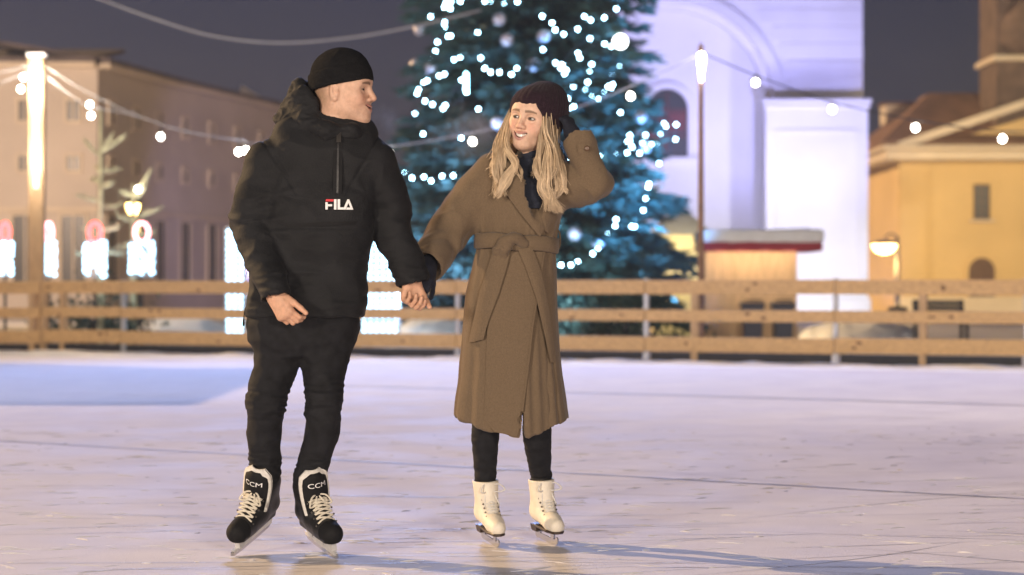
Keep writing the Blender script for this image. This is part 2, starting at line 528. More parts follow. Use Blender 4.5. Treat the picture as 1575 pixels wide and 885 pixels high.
# ------------------------------------------------------------------ materials
def mat(name, color, rough=0.6, var=0.12, vscale=8.0, bump=0.0, bscale=60.0, metal=0.0, sheen=0.0, spec=0.5, attr=False, stretch=None, emit=None, estr=0.0, coat=0.0, trans=0.0, sss=0.0, detail=4.0, alpha=None):
    m = bpy.data.materials.new(name)
    m.use_nodes = True
    t = m.node_tree; N = t.nodes; L = t.links
    b = N["Principled BSDF"]
    b.inputs["Roughness"].default_value = rough
    b.inputs["Metallic"].default_value = metal
    b.inputs["Specular IOR Level"].default_value = spec
    if sheen: b.inputs["Sheen Weight"].default_value = sheen; b.inputs["Sheen Roughness"].default_value = .5
    if coat: b.inputs["Coat Weight"].default_value = coat; b.inputs["Coat Roughness"].default_value = .15
    if trans: b.inputs["Transmission Weight"].default_value = trans
    if sss:
        b.inputs["Subsurface Weight"].default_value = sss; b.inputs["Subsurface Radius"].default_value = (.012, .005, .003); b.inputs["Subsurface Scale"].default_value = 1.0
    tc = N.new("ShaderNodeTexCoord")
    src = tc.outputs["Object"]
    if stretch:
        mp = N.new("ShaderNodeMapping"); mp.inputs["Scale"].default_value = stretch
        L.new(src, mp.inputs[0]); src = mp.outputs[0]
    nz = N.new("ShaderNodeTexNoise"); nz.inputs["Scale"].default_value = vscale; nz.inputs["Detail"].default_value = detail
    L.new(src, nz.inputs["Vector"])
    rm = N.new("ShaderNodeMapRange"); rm.inputs[1].default_value = .3; rm.inputs[2].default_value = .7
    rm.inputs[3].default_value = 1 - var; rm.inputs[4].default_value = 1 + var
    L.new(nz.outputs[0], rm.inputs[0])
    mx = N.new("ShaderNodeMix"); mx.data_type = 'RGBA'; mx.blend_type = 'MULTIPLY'; mx.inputs[0].default_value = 1
    if attr:
        at = N.new("ShaderNodeAttribute"); at.attribute_name = "Col"
        L.new(at.outputs["Color"], mx.inputs[6])
    else:
        mx.inputs[6].default_value = (*color, 1)
    L.new(rm.outputs[0], mx.inputs[7])
    L.new(mx.outputs[2], b.inputs["Base Color"])
    if bump:
        n2 = N.new("ShaderNodeTexNoise"); n2.inputs["Scale"].default_value = bscale; n2.inputs["Detail"].default_value = 3
        L.new(src, n2.inputs["Vector"])
        bp = N.new("ShaderNodeBump"); bp.inputs["Strength"].default_value = bump; bp.inputs["Distance"].default_value = .01
        L.new(n2.outputs[0], bp.inputs["Height"]); L.new(bp.outputs[0], b.inputs["Normal"])
    if emit:
        b.inputs["Emission Color"].default_value = (*emit, 1); b.inputs["Emission Strength"].default_value = estr
    return m

def glow(name, color, s):
    m = bpy.data.materials.new(name); m.use_nodes = True
    t = m.node_tree; t.nodes.clear()
    e = t.nodes.new("ShaderNodeEmission"); e.inputs[0].default_value = (*color, 1); e.inputs[1].default_value = s
    o = t.nodes.new("ShaderNodeOutputMaterial"); t.links.new(e.outputs[0], o.inputs[0])
    return m
# ------------------------------------------------------------------ people
M_SKIN = mat("skin", (1, 1, 1), rough=.50, var=.09, vscale=75, attr=True, sss=.12, bump=.14, bscale=420, spec=.4)
M_JACKET = mat("black_nylon", (.0098, .0102, .0118), rough=.74, var=.25, vscale=9, bump=.2, bscale=160, spec=.22, sheen=.02)
M_TRIM = mat("black_trim", (.008, .008, .009), rough=.75, var=.15, spec=.2)
M_JEANS = mat("black_denim", (.0085, .0088, .011), rough=.8, var=.35, vscale=30, bump=.3, bscale=420, spec=.25)
M_KNIT = mat("black_knit", (.008, .008, .009), rough=.95, var=.3, vscale=90, bump=.5, bscale=260, spec=.12)
M_KNIT2 = mat("plum_black_knit", (.024, .013, .020), rough=.95, var=.25, vscale=90, bump=.5, bscale=260, spec=.12, sheen=.05)
M_COAT = mat("camel_wool", (.142, .102, .065), rough=.95, var=.10, vscale=160, bump=.3, bscale=260, spec=.1, sheen=.12)
M_NAVY = mat("navy_jersey", (.008, .012, .026), rough=.85, var=.2, vscale=40, bump=.25, bscale=260)
M_GLOVE = mat("dark_glove_knit", (.006, .008, .018), rough=.9, var=.2, vscale=50, bump=.3, bscale=300)
M_WHITE = mat("white_print", (.78, .78, .78), rough=.6, var=.04)
M_RED = mat("red_print", (.55, .02, .03), rough=.6, var=.04)
M_TEETH = mat("tooth_enamel", (.82, .78, .70), rough=.25, var=.03)
M_EYE = mat("eye", (1, 1, 1), rough=.12, var=.0, attr=True, coat=.6)
M_HAIR = mat("blonde_hair", (.9, .9, .9), rough=.45, var=.15, vscale=40, attr=True, spec=.5)
M_STUBBLE = mat("short_brown_hair", (.26, .165, .095), rough=.8, var=.35, vscale=300, bump=.6, bscale=500)
M_BOOT = mat("black_boot_shell", (.010, .010, .011), rough=.45, var=.2, vscale=20, bump=.15, bscale=90)
M_FELT = mat("white_felt", (.62, .60, .56), rough=.95, var=.08, vscale=90, bump=.3, bscale=300)
M_LACE = mat("cream_lace", (.66, .61, .50), rough=.85, var=.12, vscale=160, bump=.4, bscale=500)
M_HOLDER = mat("worn_white_holder", (.55, .54, .53), rough=.4, var=.15, vscale=25)
M_STEEL = mat("skate_steel", (.62, .62, .64), rough=.22, var=.06, metal=1.0)
M_LEATHER = mat("white_leather", (.70, .64, .53), rough=.55, var=.07, vscale=30, bump=.2, bscale=120)
M_HEEL = mat("dark_heel_leather", (.035, .020, .012), rough=.4, var=.2)
M_HOOK = mat("hook_metal", (.12, .11, .10), rough=.35, metal=.8)

def frame(yaw=0, pitch=0, roll=0, base=(0, -1, 0)):
    """columns forward, side (the person's left), up. yaw turns to the viewer's left when facing the camera is base"""
    f = np.array(Matrix.Rotation(R(yaw), 3, 'Z') @ Vector(base)); u = np.array((0., 0, 1)); s = np.cross(u, f)
    M = np.stack([f, s, u], 1)
    Rp = np.array([[math.cos(R(pitch)), 0, -math.sin(R(pitch))], [0, 1, 0], [math.sin(R(pitch)), 0, math.cos(R(pitch))]])
    Rr = np.array([[1, 0, 0], [0, math.cos(R(roll)), -math.sin(R(roll))], [0, math.sin(R(roll)), math.cos(R(roll))]])
    return M @ Rp @ Rr

class Head:
    def __init__(s, o, M, sc, female=False, open_mouth=0.0):
        s.o = np.asarray(o, float); s.M = M; s.sc = sc; s.fem = female; s.open = open_mouth
    def W(s, f, sd, u): return s.o + s.sc * (s.M @ np.array((f, sd, u), float))
    def L(s, p): return ((np.asarray(p) - s.o) @ s.M) / s.sc
    def grow(s, F):
        W, c, fem = s.W, s.sc, s.fem
        def ell(p, r, k=0, cut=False, M=None): F.ell(W(*p), np.array(r) * c, s.M if M is None else M, k * c, cut)
        def cone(a, b, ra, rb, k=0, cut=False): F.cone(W(*a), W(*b), ra * c, rb * c, k * c, cut=cut)
        j = .90 if fem else 1.0
        ell((-.008, 0, .036), (.100, .076, .090))
        ell((.030, 0, -.020), (.062, .062 * (.96 if fem else 1), .092), .03)
        for q in (-1, 1):
            cone((-.006, q * .052 * j, -.052), (.062, q * .016 * j, -.093 + (.004 if fem else 0)), .019, .017, .035)
            ell((.058, q * .044, -.016), (.024, .020, .022), .03)           # cheekbone
            ell((.068, q * .036, -.040), (.019, .017, .017), .025)          # smiling cheek
            cone((.083, q * .014, .022), (.070, q * .046, .020), .010, .009, .02)   # brow
        ell((.076, 0, -.097 if not fem else -.092), (.019, .020, .016), .025)        # chin
        ell((.078, 0, .045), (.020, .045, .035), .04)                      # forehead
        ell((.082, 0, -.064), (.020, .030, .018), .02)                     # muzzle
        for q in (-1, 1): ell((.098, q * .031, .001), (.017, .018, .012), .014, cut=True)   # sockets
        nl = .110 if fem else .113
        cone((.092, 0, .014), (nl, 0, -.026), .0075 if fem else .009, .0092 if fem else .0105, .012)
        ell((nl - .002, 0, -.031), (.011, .010, .009), .006)
        for q in (-1, 1):
            ell((.100, q * .0125, -.034), (.010, .0075, .0075), .008)
            ell((.106, q * .006, -.042), (.005, .003, .004), .003, cut=True)
        # lids round the eyeball, with the open slit
        for q in (-1, 1):
            ell((.0785, q * .031, .001), (.0150, .0150, .0148), .006)
            ell((.094, q * .0315, .0005), (.012, .0125, .0034), .002, cut=True)
        # lips
        o = s.open
        for t in np.linspace(-1, 1, 9):
            up = -.0585 + .0065 * t * t; lo = -.0665 - o * .010 + (.013 + o * .010) * t * t
            x = .0975 - .014 * t * t
            ell((x, t * .0245, up), (.0075, .006, .0048), .006)
            ell((x - .001, t * .0225, lo), (.0075, .006, .0056), .006)
        for t in np.linspace(-1, 1, 9):
            mid = -.0625 - o * .005 + (.0095 + o * .004) * t * t
            ell((.100 - .014 * t * t, t * .0235, mid), (.016, .005, (.0016 + o * .0058) * (1 - .55 * t * t)), .002, cut=True)
        if o > .3: ell((.088, 0, -.063), (.012, .019, .009), 0, cut=True)
        for q in (-1, 1):                                                 # ears
            if fem: ell((-.006, q * .070, -.006), (.015, .008, .026), .006); continue
            ell((-.004, q * .075, -.006), (.017, .009, .029), .012)
            ell((.001, q * .085, .000), (.009, .006, .015), .006, cut=True)
            ell((.008, q * .079, -.006), (.004, .005, .007), .003)
            ell((-.012, q * .081, -.002), (.005, .006, .020), .006)
            ell((-.001, q * .079, -.030), (.008, .006, .009), .004)
        r = .050 if fem else .060
        cone((-.022, 0, -.045), (-.040, 0, -.205), r, r * 1.06, .03)
    def colors(s, v, base, lip, brow, blush):
        q = s.L(v); f, sd, u = q.T
        a = np.abs(sd)
        c = np.tile(np.array(base, float), (len(v), 1))
        def blend(w, col):
            nonlocal c
            w = np.clip(w, 0, 1)[:, None]; c = c * (1 - w) + np.array(col) * w
        near = (np.abs(u) < .16) & (f > .03) & (a < .09)
        g = lambda d: np.exp(-d)
        blend(near * .55 * g(((a - .040) / .020) ** 2 + ((u + .030) / .020) ** 2), blush)
        blend(near * .45 * g((sd / .012) ** 2 + ((u + .032) / .012) ** 2), blush)
        o = s.open
        lipz = -.062 - .005 * o + .010 * (sd / .024) ** 2
        d = np.sqrt((sd / .0265) ** 2 + ((u - lipz) / (.0105 + .0075 * o)) ** 2)
        blend(near * (f > .066) * (1 - np.clip((d - .92) / .16, 0, 1)), lip)
        # eyebrows: an arch above each eye
        bz = .0235 - 3.5 * (a - .030) ** 2 * 2.2 + (.002 if s.fem else 0)
        bw = np.where(a < .03, .0048, .0048 - .0020 * (a - .03) / .02)
        blend(near * (a > .011) * (a < .050) * (1 - np.clip((np.abs(u - bz) / np.maximum(.001, bw) - .7) / .6, 0, 1)) * .85, brow)
        # lash line at the slit edge
        e = np.sqrt(((a - .0315) / .0150) ** 2 + ((u - .001) / (.0068 if s.fem else .0056)) ** 2)
        blend(near * (f > .07) * (1 - np.clip((e - .85) / .35, 0, 1)) * (.9 if s.fem else .5), (.03, .02, .016))
        return c
    def eyes(s, parent, gaze=(1, 0, 0), iris=(.06, .04, .025)):
        for q in (-1, 1):
            mb = MB().ball((0, 0, 0), .0125 * s.sc, 20, 14)
            v = mb.v[0]
            g = s.M @ nrm(np.array(gaze, float))
            ang = np.arccos(np.clip((v @ g) / (.0125 * s.sc), -1, 1))
            col = np.tile((.50, .48, .46), (len(v), 1)); col[ang < .62] = iris; col[ang < .30] = (.004, .004, .004)
            mb.v[0] = v + s.W(.0785, q * .031, .001)
            o = mb.build("eye", M_EYE, parent, smooth=True); set_color(o.data, col)

def hand_prims(F, w, d, n, t, curl=(30, 35, 25), spread=5, sc=1.0, fat=1.0, thumb=(.55, .2), kb=.008):
    """hand at wrist w: d fingers, n back of hand, t thumb side (unit-ish). curl: bend at the three knuckles in degrees"""
    w = np.asarray(w, float); d = nrm(d); n = nrm(np.asarray(n) - d * (np.asarray(n) @ d)); t_ = nrm(np.cross(d, n)); t_ = t_ * np.sign(t_ @ np.asarray(t))
    W = lambda a, b, c: w + sc * (a * d + b * t_ + c * n)
    # palm: four metacarpals and a heel
    for i, b in enumerate((.028, .0095, -.0095, -.027)):
        F.cone(W(-.01, b * .62, 0), W(.082 - .006 * (i == 3) - .002 * (i == 0), b, .002), .017 * sc * fat, .0125 * sc * fat, kb * 2)
    F.cone(W(.012, .02, -.010), W(.052, .030, -.012), .017 * sc * fat, .014 * sc * fat, kb * 2)
    lens = ((.043, .026, .021), (.047, .030, .022), (.044, .028, .021), (.034, .021, .019))
    rad = (.0098, .0100, .0094, .0084)
    for i, b in enumerate((.028, .0095, -.0095, -.027)):
        a = W(.082 - .006 * (i == 3) - .002 * (i == 0), b, .001)
        sp = R(spread * (1.5 - i) / 1.5)
        fd = d * math.cos(sp) + t_ * math.sin(sp); ang = 0
        for k in range(3):
            ang += R(curl[k] * (1 + .10 * i))
            dirv = fd * math.cos(ang) - n * math.sin(ang)
            e = a + dirv * lens[i][k] * sc
            r0, r1 = rad[i] * (1 - .07 * k), rad[i] * (1 - .07 * (k + 1))
            F.cone(a, e, r0 * sc * fat, r1 * sc * fat, .0035 if k else kb)
            a = e
    # thumb leaves the side of the palm near its base
    a = W(.022, .030, -.010); up, tw = thumb
    for k, (L_, r0, r1) in enumerate(((.040, .0150, .0125), (.034, .0118, .0108), (.027, .0106, .0092))):
        bend = up * (1 - .30 * k)
        dirv = nrm(d * math.cos(bend) + t_ * math.sin(bend) - n * (tw + .12 * k))
        e = a + dirv * L_ * sc
        F.cone(a, e, r0 * sc * fat, r1 * sc * fat, kb if k == 0 else .004)
        a = e

def fold_disp(parts):
    """sum of noise folds: (amplitude, scale xyz, seed, weight(v) or None)"""
    def f(v, N):
        o = np.zeros(len(v))
        for amp, sc_, seed, wgt in parts:
            a = amp * (1 - 2 * np.abs(fbm(v * np.array(sc_), seed, 2)))
            o += a * (wgt(v) if wgt else 1)
        return o
    return f

def gw(c, r):
    c = np.asarray(c, float); r = np.asarray(r, float)
    return lambda v: np.exp(-np.sum(((v - c) / r) ** 2, 1))

def text_polys(body, size):
    """outlines of a word in Blender's built-in font -> mesh verts, faces (flat, x right, y up, centred)"""
    cu = bpy.data.curves.new("tmp_text", 'FONT'); cu.body = body; cu.size = size; cu.align_x = 'CENTER'; cu.align_y = 'CENTER'; cu.resolution_u = 3
    o = bpy.data.objects.new("tmp_text", cu); COL.objects.link(o)
    dg = bpy.context.evaluated_depsgraph_get()
    me = bpy.data.meshes.new_from_object(o.evaluated_get(dg))
    v = np.array([q.co[:] for q in me.vertices]); f = [tuple(p.vertices) for p in me.polygons]
    bpy.data.objects.remove(o); bpy.data.curves.remove(cu); bpy.data.meshes.remove(me)
    return v, f

# ---- hockey skate and figure skate, built in local axes f, s, u (origin on the ice under the ankle) and placed by a matrix
def place(mb, o, M):
    for i in range(len(mb.v)): mb.v[i] = mb.v[i] @ M.T + o
    return mb

def hockey_skate(parent, o, M, seed):
    """M columns: forward, side, up. parts hang on the person"""
    o = np.asarray(o, float)
    W = lambda f, s, u: o + M @ np.array((f, s, u), float)
    ext = [W(f, s, u) for f in (-.14, .25) for s in (-.08, .08) for u in (0, .36)]
    lo, hi = np.min(ext, 0), np.max(ext, 0)
    B = Field(np.arange(lo[0], hi[0], .004), np.arange(lo[1], hi[1], .004), np.arange(lo[2], hi[2], .004))
    # boot: foot, toe cap, ankle shaft leaning forward a little
    B.chain([W(-.055, 0, .128), W(.02, 0, .118), W(.10, .0, .108), W(.165, 0, .102)], (.043, .046, .049, .041), .03)
    B.cone(W(-.045, 0, .14), W(-.035, 0, .235), .046, .056, .03)
    B.cone(W(.03, 0, .13), W(.0, 0, .23), .046, .050, .03)
    B.rbox(W(.055, 0, .082), (.125, .036, .012), M, .008, .012)
    B.rbox(W(.05, 0, .0), (.5, .5, .072), M, .001, cut=True)                  # flat sole
    B.rbox(W(-.125, 0, .29), (.05, .2, .03), M, .01, .02, cut=True)
    B.cone(W(-.02, 0, .225), W(-.018, 0, .40), .044, .05, .005, cut=True)      # throat
    boot = B.build("ice_skate", M_BOOT, parent)
    boot["label"] = "black ice hockey skate with cream laces and white lined tongue"
    # toe cap
    T = Field(np.arange(lo[0], hi[0], .004), np.arange(lo[1], hi[1], .004), np.arange(lo[2], hi[2], .004))
    T.chain([W(.12, 0, .106), W(.168, 0, .102)], (.0485, .0425), 0)
    T.rbox(W(.05, 0, .0), (.5, .5, .071), M, .001, cut=True); T.rbox(W(-.36, 0, .1), (.5, .3, .3), M, .001, cut=True)
    T.build("toe_cap", M_TRIM, boot)
    # tongue: stands up out of the throat, felt-lined edge with a dark badge
    def tongue_sheet(gr, lift, u0, u1):
        mb = MB(); v = []; f = []
        nu, nv = 9, 9
        for i in range(nu):
            t = i / (nu - 1); uu = u0 + (u1 - u0) * t
            wdt = (.040 + .008 * math.sin(t * 2.6)) * gr
            if t > .8: wdt *= math.sqrt(max(.08, 1 - ((t - .8) / .2) ** 2 * .75))
            for k in range(nv):
                s_ = (k / (nv - 1) * 2 - 1)
                ff = .048 + lift - .05 * (uu - .19) * 4 * .35 + .02 * max(0, t - .6) - .020 * s_ * s_
                v.append((ff + .013, s_ * wdt, uu))
        m = len(v)
        v += [(a - .008, b, c) for a, b, c in v]
        for i in range(nu - 1):
            for k in range(nv - 1):
                q = (i * nv + k, i * nv + k + 1, (i + 1) * nv + k + 1, (i + 1) * nv + k)
                f += [q, tuple(x + m for x in q[::-1])]
        for k in range(nv - 1):
            for i in (0, nu - 1): f.append((i * nv + k, i * nv + k + 1, i * nv + k + 1 + m, i * nv + k + m))
        for i in range(nu - 1):
            for k in (0, nv - 1): f.append((i * nv + k, (i + 1) * nv + k, (i + 1) * nv + k + m, i * nv + k + m))
        return place(mb.add(v, f), o, M)
    tongue_sheet(1.28, .002, .15, .328).build("tongue_felt", M_FELT, boot, smooth=True)
    tongue_sheet(1.08, .010, .15, .315).build("tongue", M_TRIM, boot, smooth=True)
    v, f = text_polys("CCM", .030)
    v = np.array([(.048 + -.0 + .0245 - .05 * (.272 - .19) * 4 * .35 + .012 - .020 * (q[0] / .036) ** 2, q[0] * 1.15, .270 + q[1] * .9) for q in v])
    v2 = np.concatenate([v, v - np.array((.004, 0, 0))])
    place(MB().add(v2, f), o, M).build("maker_lettering", M_WHITE, boot)
    # laces: crossing pairs up the throat and a bow
    top = lambda t: np.array((.128 - .082 * t, 0, .150 + .072 * t + .018 * math.sin(t * 3)))
    L_ = MB()
    rr = random.Random(seed)
    n = 9
    for i in range(n):
        t = i / (n - 1); p = top(t); wd = .034 + .006 * t
        for q in (-1, 1):
            a = p + np.array((-.004, q * wd, -.012)); b = top(min(1, t + .13)) + np.array((-.002, -q * wd, -.012))
            mid = (a + b) / 2 + np.array((.006, 0, .013))
            L_.tube(smooth_path([a, mid + (a - mid) * .4, mid + (b - mid) * .4 + np.array((0, 0, .002 * q)), b], 4), .0040, 6)
    k = top(1.0) + np.array((.012, 0, .006))
    for q in (-1, 1):
        L_.tube(smooth_path([k, k + (.018, q * .03, -.005), k + (.03, q * .045, -.035), k + (.022, q * .02, -.030), k], 5), .0036, 6)
        L_.tube(smooth_path([k, k + (.02, q * .014, -.02), k + (.036, q * .028, -.060)], 5), .0036, 6)
    L_.ball(k, .008, 8, 6)
    place(L_, o, M).build("laces", M_LACE, boot, smooth=True)
    # eyelets
    E_ = MB()
    for i in range(6):
        p = top(i / 5)
        for q in (-1, 1): E_.ball(p + np.array((-.006, q * .041, -.020)), .0042, 6, 4)
    place(E_, o, M).build("eyelets", M_HOOK, boot)["kind"] = "stuff"
    # blade holder: two towers and a bridge, then the runner
    Hh = MB()
    for f0, f1 in ((-.085, -.010), (.085, .175)):
        Hh.prism([(f0, -.011, .074), (f1, -.011, .074), (f1 - .012, -.006, .030), (f0 + .012, -.006, .030)], (0, .022, 0))
    Hh.prism([(-.095, -.0065, .034), (.195, -.0065, .034), (.188, -.0065, .020), (-.088, -.0065, .020)], (0, .013, 0))
    Hh.prism([(-.01, -.006, .052), (.085, -.006, .052), (.085, -.006, .034), (-.01, -.006, .034)], (0, .012, 0))
    place(Hh, o, M).build("blade_holder", M_HOLDER, boot)
    pts = [(-.098, .028), (-.098, .012), (-.080, .003), (-.03, 0), (.12, 0), (.18, .004), (.203, .015), (.206, .030)]
    place(MB().prism([(f, -.0022, u) for f, u in pts], (0, .0044, 0)), o, M).build("blade", M_STEEL, boot)
    return boot

def figure_skate(parent, o, M, seed):
    o = np.asarray(o, float)
    W = lambda f, s, u: o + M @ np.array((f, s, u), float)
    ext = [W(f, s, u) for f in (-.12, .22) for s in (-.07, .07) for u in (0, .33)]
    lo, hi = np.min(ext, 0), np.max(ext, 0)
    ax = [np.arange(lo[i], hi[i], .0038) for i in range(3)]
    B = Field(*ax)
    B.chain([W(-.045, 0, .115), W(.03, 0, .105), W(.095, .0, .090), W(.140, 0, .082)], (.036, .038, .040, .031), .03)
    B.chain([W(-.040, 0, .12), W(-.032, 0, .19), W(-.030, 0, .268)], (.040, .044, .052), .03)
    B.cone(W(.02, 0, .12), W(-.004, 0, .265), .038, .043, .03)
    B.rbox(W(.05, 0, .0), (.5, .5, .058), M, .001, cut=True)
    B.rbox(W(.0, 0, .345), (.5, .5, .096), M, .001, .004, cut=True)
    B.cone(W(-.022, 0, .235), W(-.02, 0, .40), .043, .05, .004, cut=True)
    boot = B.build("ice_skate", M_LEATHER, parent)
    boot["label"] = "white leather figure skate with brown heel and white laces"
    S = Field(*ax)
    S.chain([W(-.05, 0, .06), W(.03, 0, .06), W(.095, 0, .06), W(.142, 0, .06)], (.031, .033, .036, .027), .005)
    S.rbox(W(.05, 0, .1145), (.5, .5, .05), M, .001, cut=True); S.rbox(W(.05, 0, -.047), (.5, .5, .1), M, .001, cut=True)
    S.build("sole", M_HEEL, boot)
    hl = MB().prism([(-.086, -.030, .060), (-.018, -.030, .060), (-.028, -.026, .034), (-.080, -.026, .034)], (0, .056, 0))
    place(hl, o, M).build("heel", M_HEEL, boot)
    top = lambda t: np.array((.084 - .062 * min(1, t * 1.35) + (-.008 * max(0, t - .74) * 4), 0, .128 + .103 * t))
    L_ = MB(); n = 11
    for i in range(n):
        t = i / (n - 1); p = top(t); wd = .019 + .007 * t
        for q in (-1, 1):
            a = p + np.array((-.002, q * wd, -.008)); b = top(min(1, t + .1)) + np.array((-.002, -q * wd, -.008))
            mid = (a + b) / 2 + np.array((.006, 0, .006))
            L_.tube(smooth_path([a, mid, b], 4), .0030, 5)
    k = top(.97) + np.array((.012, 0, 0))
    for q, a_ in ((-1, .8), (1, 1.2)):
        L_.tube(smooth_path([k, k + (.012, q * .03 * a_, .012), k + (.022, q * .050 * a_, -.012), k + (.016, q * .022, -.018), k], 5), .0030, 5)
        L_.tube(smooth_path([k, k + (.014, q * .020, -.03), k + (.020, q * .030 * a_, -.075)], 5), .0030, 5)
    place(L_, o, M).build("laces", M_FELT, boot, smooth=True)
    T = MB()   # tongue
    v = []; f = []
    for i in range(9):
        t = i / 8; p = top(t)
        for kx in range(7):
            s_ = kx / 3 - 1; v.append(p + np.array((.002 - .008 * s_ * s_, s_ * (.020 + .010 * t), .0)))
    for i in range(8):
        for kx in range(6): f.append((i * 7 + kx, i * 7 + kx + 1, (i + 1) * 7 + kx + 1, (i + 1) * 7 + kx))
    place(T.add(v, f), o, M).build("tongue", M_LEATHER, boot, smooth=True)
    K = MB()
    for i in range(8):
        p = top(i / 7)
        for q in (-1, 1): K.ball(p + np.array((-.006, q * (.028 + .006 * i / 7), -.008)), .0042, 6, 4)
    place(K, o, M).build("hooks", M_HOOK, boot)["kind"] = "stuff"
    for f0, f1 in ((-.072, -.036), (.070, .115)):
        Hh = MB()
        Hh.prism([(f0, -.003, .060 if f0 > 0 else .036), (f1, -.003, .060 if f0 > 0 else .036), (f1 - .008, -.003, .022), (f0 + .004, -.003, .022)], (0, .006, 0))
        Hh.box(((f0 + f1) / 2, 0, .0575 if f0 > 0 else .0345), (f1 - f0 + .02, .05, .004))
        place(Hh, o, M).build("blade_stanchion", M_STEEL, boot)
    pts = [(-.100, .024), (-.100, .006), (-.085, 0), (-.02, .001), (.09, 0), (.125, .004), (.138, .010), (.144, .016), (.150, .026), (.146, .036), (.128, .036), (.115, .024)]
    place(MB().prism([(f_, -.0022, u) for f_, u in pts], (0, .0044, 0)), o, M).build("blade", M_STEEL, boot)
    return boot
# ================================================================== the man
DM = 7.5
def m(px, py, dy=0.0): return P(px, py, DM + dy)
MAN_O = np.array((P(445, 0, 7.5)[0], 7.5, 0.0))

man_head = Head(m(527, 142, .0), frame(yaw=92 - 17, pitch=2, base=(0, -1, 0)), 1.10, False, .35)
# axes: fine where the head and the hands are
S = Field(axis((-1.12, -.97, .012), (-.97, -.30, .0028)), axis((7.10, 7.18, .008), (7.18, 7.66, .0030), (7.66, 7.80, .008)),
          axis((.08, .85, .012), (.85, 1.10, .0030), (1.10, 1.64, .010), (1.64, 1.97, .0026)))
man_head.grow(S)
shR, elR, wrR = m(416, 258, .01), m(391, 352, -.04), m(424, 457, -.215)
shL, elL, wrL = m(570, 257, .03), m(602, 345, .05), m(633, 432, .02)
S.loft([(m(0, 190)[2], m(505, 0)[0], 7.52, .07, .06), (m(0, 215)[2], m(499, 0)[0], 7.52, .12, .075), (m(0, 260)[2], m(492, 0)[0], 7.52, .17, .09), (m(0, 380)[2], m(480, 0)[0], 7.52, .165, .09), (m(0, 480)[2], m(466, 0)[0], 7.53, .13, .085), (m(0, 520)[2], m(464, 0)[0], 7.53, .115, .08)], .03)
S.cone(man_head.W(-.03, 0, -.14), m(500, 215, .02), .066, .08, .04)
S.chain([shR, elR, wrR], (.055, .042, .030), .03); S.chain([shL, elL, wrL], (.055, .042, .030), .03)
hdR = nrm(m(449, 500, -.25) - wrR)
hand_prims(S, wrR, hdR, (-.35, -.93, -.20), (1, -.2, .3), curl=(38, 52, 34), spread=3, sc=1.0, thumb=(.42, .10))
hdL = nrm(m(629, 470, .0) - wrL)
hand_prims(S, wrL, hdL, (-.55, .80, .0), (.8, .55, 0), curl=(50, 58, 40), spread=3, sc=1.0, thumb=(.35, .60))
hipR, knR = m(426, 500, .02), m(409, 618, -.03)
hipL, knL = m(503, 500, .02), m(497, 612, -.05)
def foot_frame(yaw, pitch, roll=0): return frame(yaw, pitch, roll)
MR, ML = frame(-25, -19, -16), frame(30, -11, 11)
oR = m(357, 857, -.045) - MR @ np.array((.195, 0, .004)); oL = m(519, 862, -.12) - ML @ np.array((.195, 0, .004))
oR[2] += .0 - (oR + MR @ np.array((.195, 0, .006)))[2]; oL[2] += .0 - (oL + ML @ np.array((.19, 0, .005)))[2]
anR, anL = [o_ + M_ @ np.array((-.020, 0, .27)) for o_, M_ in ((oR, MR), (oL, ML))]
S.chain([hipR, knR, anR], (.072, .052, .038), .04); S.chain([hipL, knL, anL], (.072, .052, .038), .04)
for o_, M_, an in ((oR, MR, anR), (oL, ML, anL)):
    A = o_ + M_ @ np.array((-.015, 0, .20)); T = o_ + M_ @ np.array((.14, 0, .105)); Hl = o_ + M_ @ np.array((-.045, 0, .115))
    S.cone(an, A, .040, .036, .02); S.chain([A, o_ + M_ @ np.array((.03, 0, .115)), T], (.034, .028, .024), .02); S.cone(A, Hl, .034, .028, .02)
SKIN_M, LIP_M = (.55, .345, .245), (.46, .22, .18)
def man_col(v):
    c = man_head.colors(v, SKIN_M, LIP_M, (.10, .055, .03), (.58, .27, .18))
    q = man_head.L(v)
    beard = np.clip((.4 - np.abs(q[:, 2] + .085) / .07), 0, 1) * (q[:, 0] > .0) * (q[:, 2] > -.15)
    c = c * (1 - (beard * (.30 + .16 * vnoise(v * 300, 12)))[:, None]); c = c * (1 + .05 * fbm(v * 28, 13)[:, None])  
    hz = np.clip((.030 - q[:, 0] + .012 * vnoise(v * 90, 8)) / .03, 0, 1) * np.clip((q[:, 2] + .062 - .5 * np.clip(q[:, 0] + .06, 0, 1) * .3 + .010 * vnoise(v * 120, 9)) / .045, 0, 1) * (q[:, 2] < .2)
    hz *= np.clip(np.sqrt(((q[:, 0] + .004) / .022) ** 2 + ((q[:, 2] + .004) / .034) ** 2) - .9, 0, 1)
    c = c * (1 - .62 * hz[:, None]) + np.array((.20, .125, .07)) * (.62 * hz[:, None])
    hd = (v[:, 2] < 1.15)
    c[hd] = np.array((.56, .32, .21)) * (1 + .10 * vnoise(v[hd] * 60, 3))[:, None]
    c[v[:, 2] < .84] = (.012, .012, .013)      # black socks
    return c
man = S.build("person", M_SKIN, None, color=man_col, loc=MAN_O)
WLOC[man.name] = MAN_O
tag(man, "man in black hooded jacket, black beanie and black hockey skates, holding the woman's hand", "person")
man_head.eyes(man, (1, -.25, -.05))
tb = MB()
for t in np.linspace(-1, 1, 9):
    tb.box(man_head.W(.0895 - .0115 * t * t, t * .0185, -.0628 + .007 * t * t), np.array((.006, .0049, .0085)) * 1.1, man_head.M @ np.array(Matrix.Rotation(R(38 * t), 3, 'Z')), .001)
tb.build("teeth", M_TEETH, man)
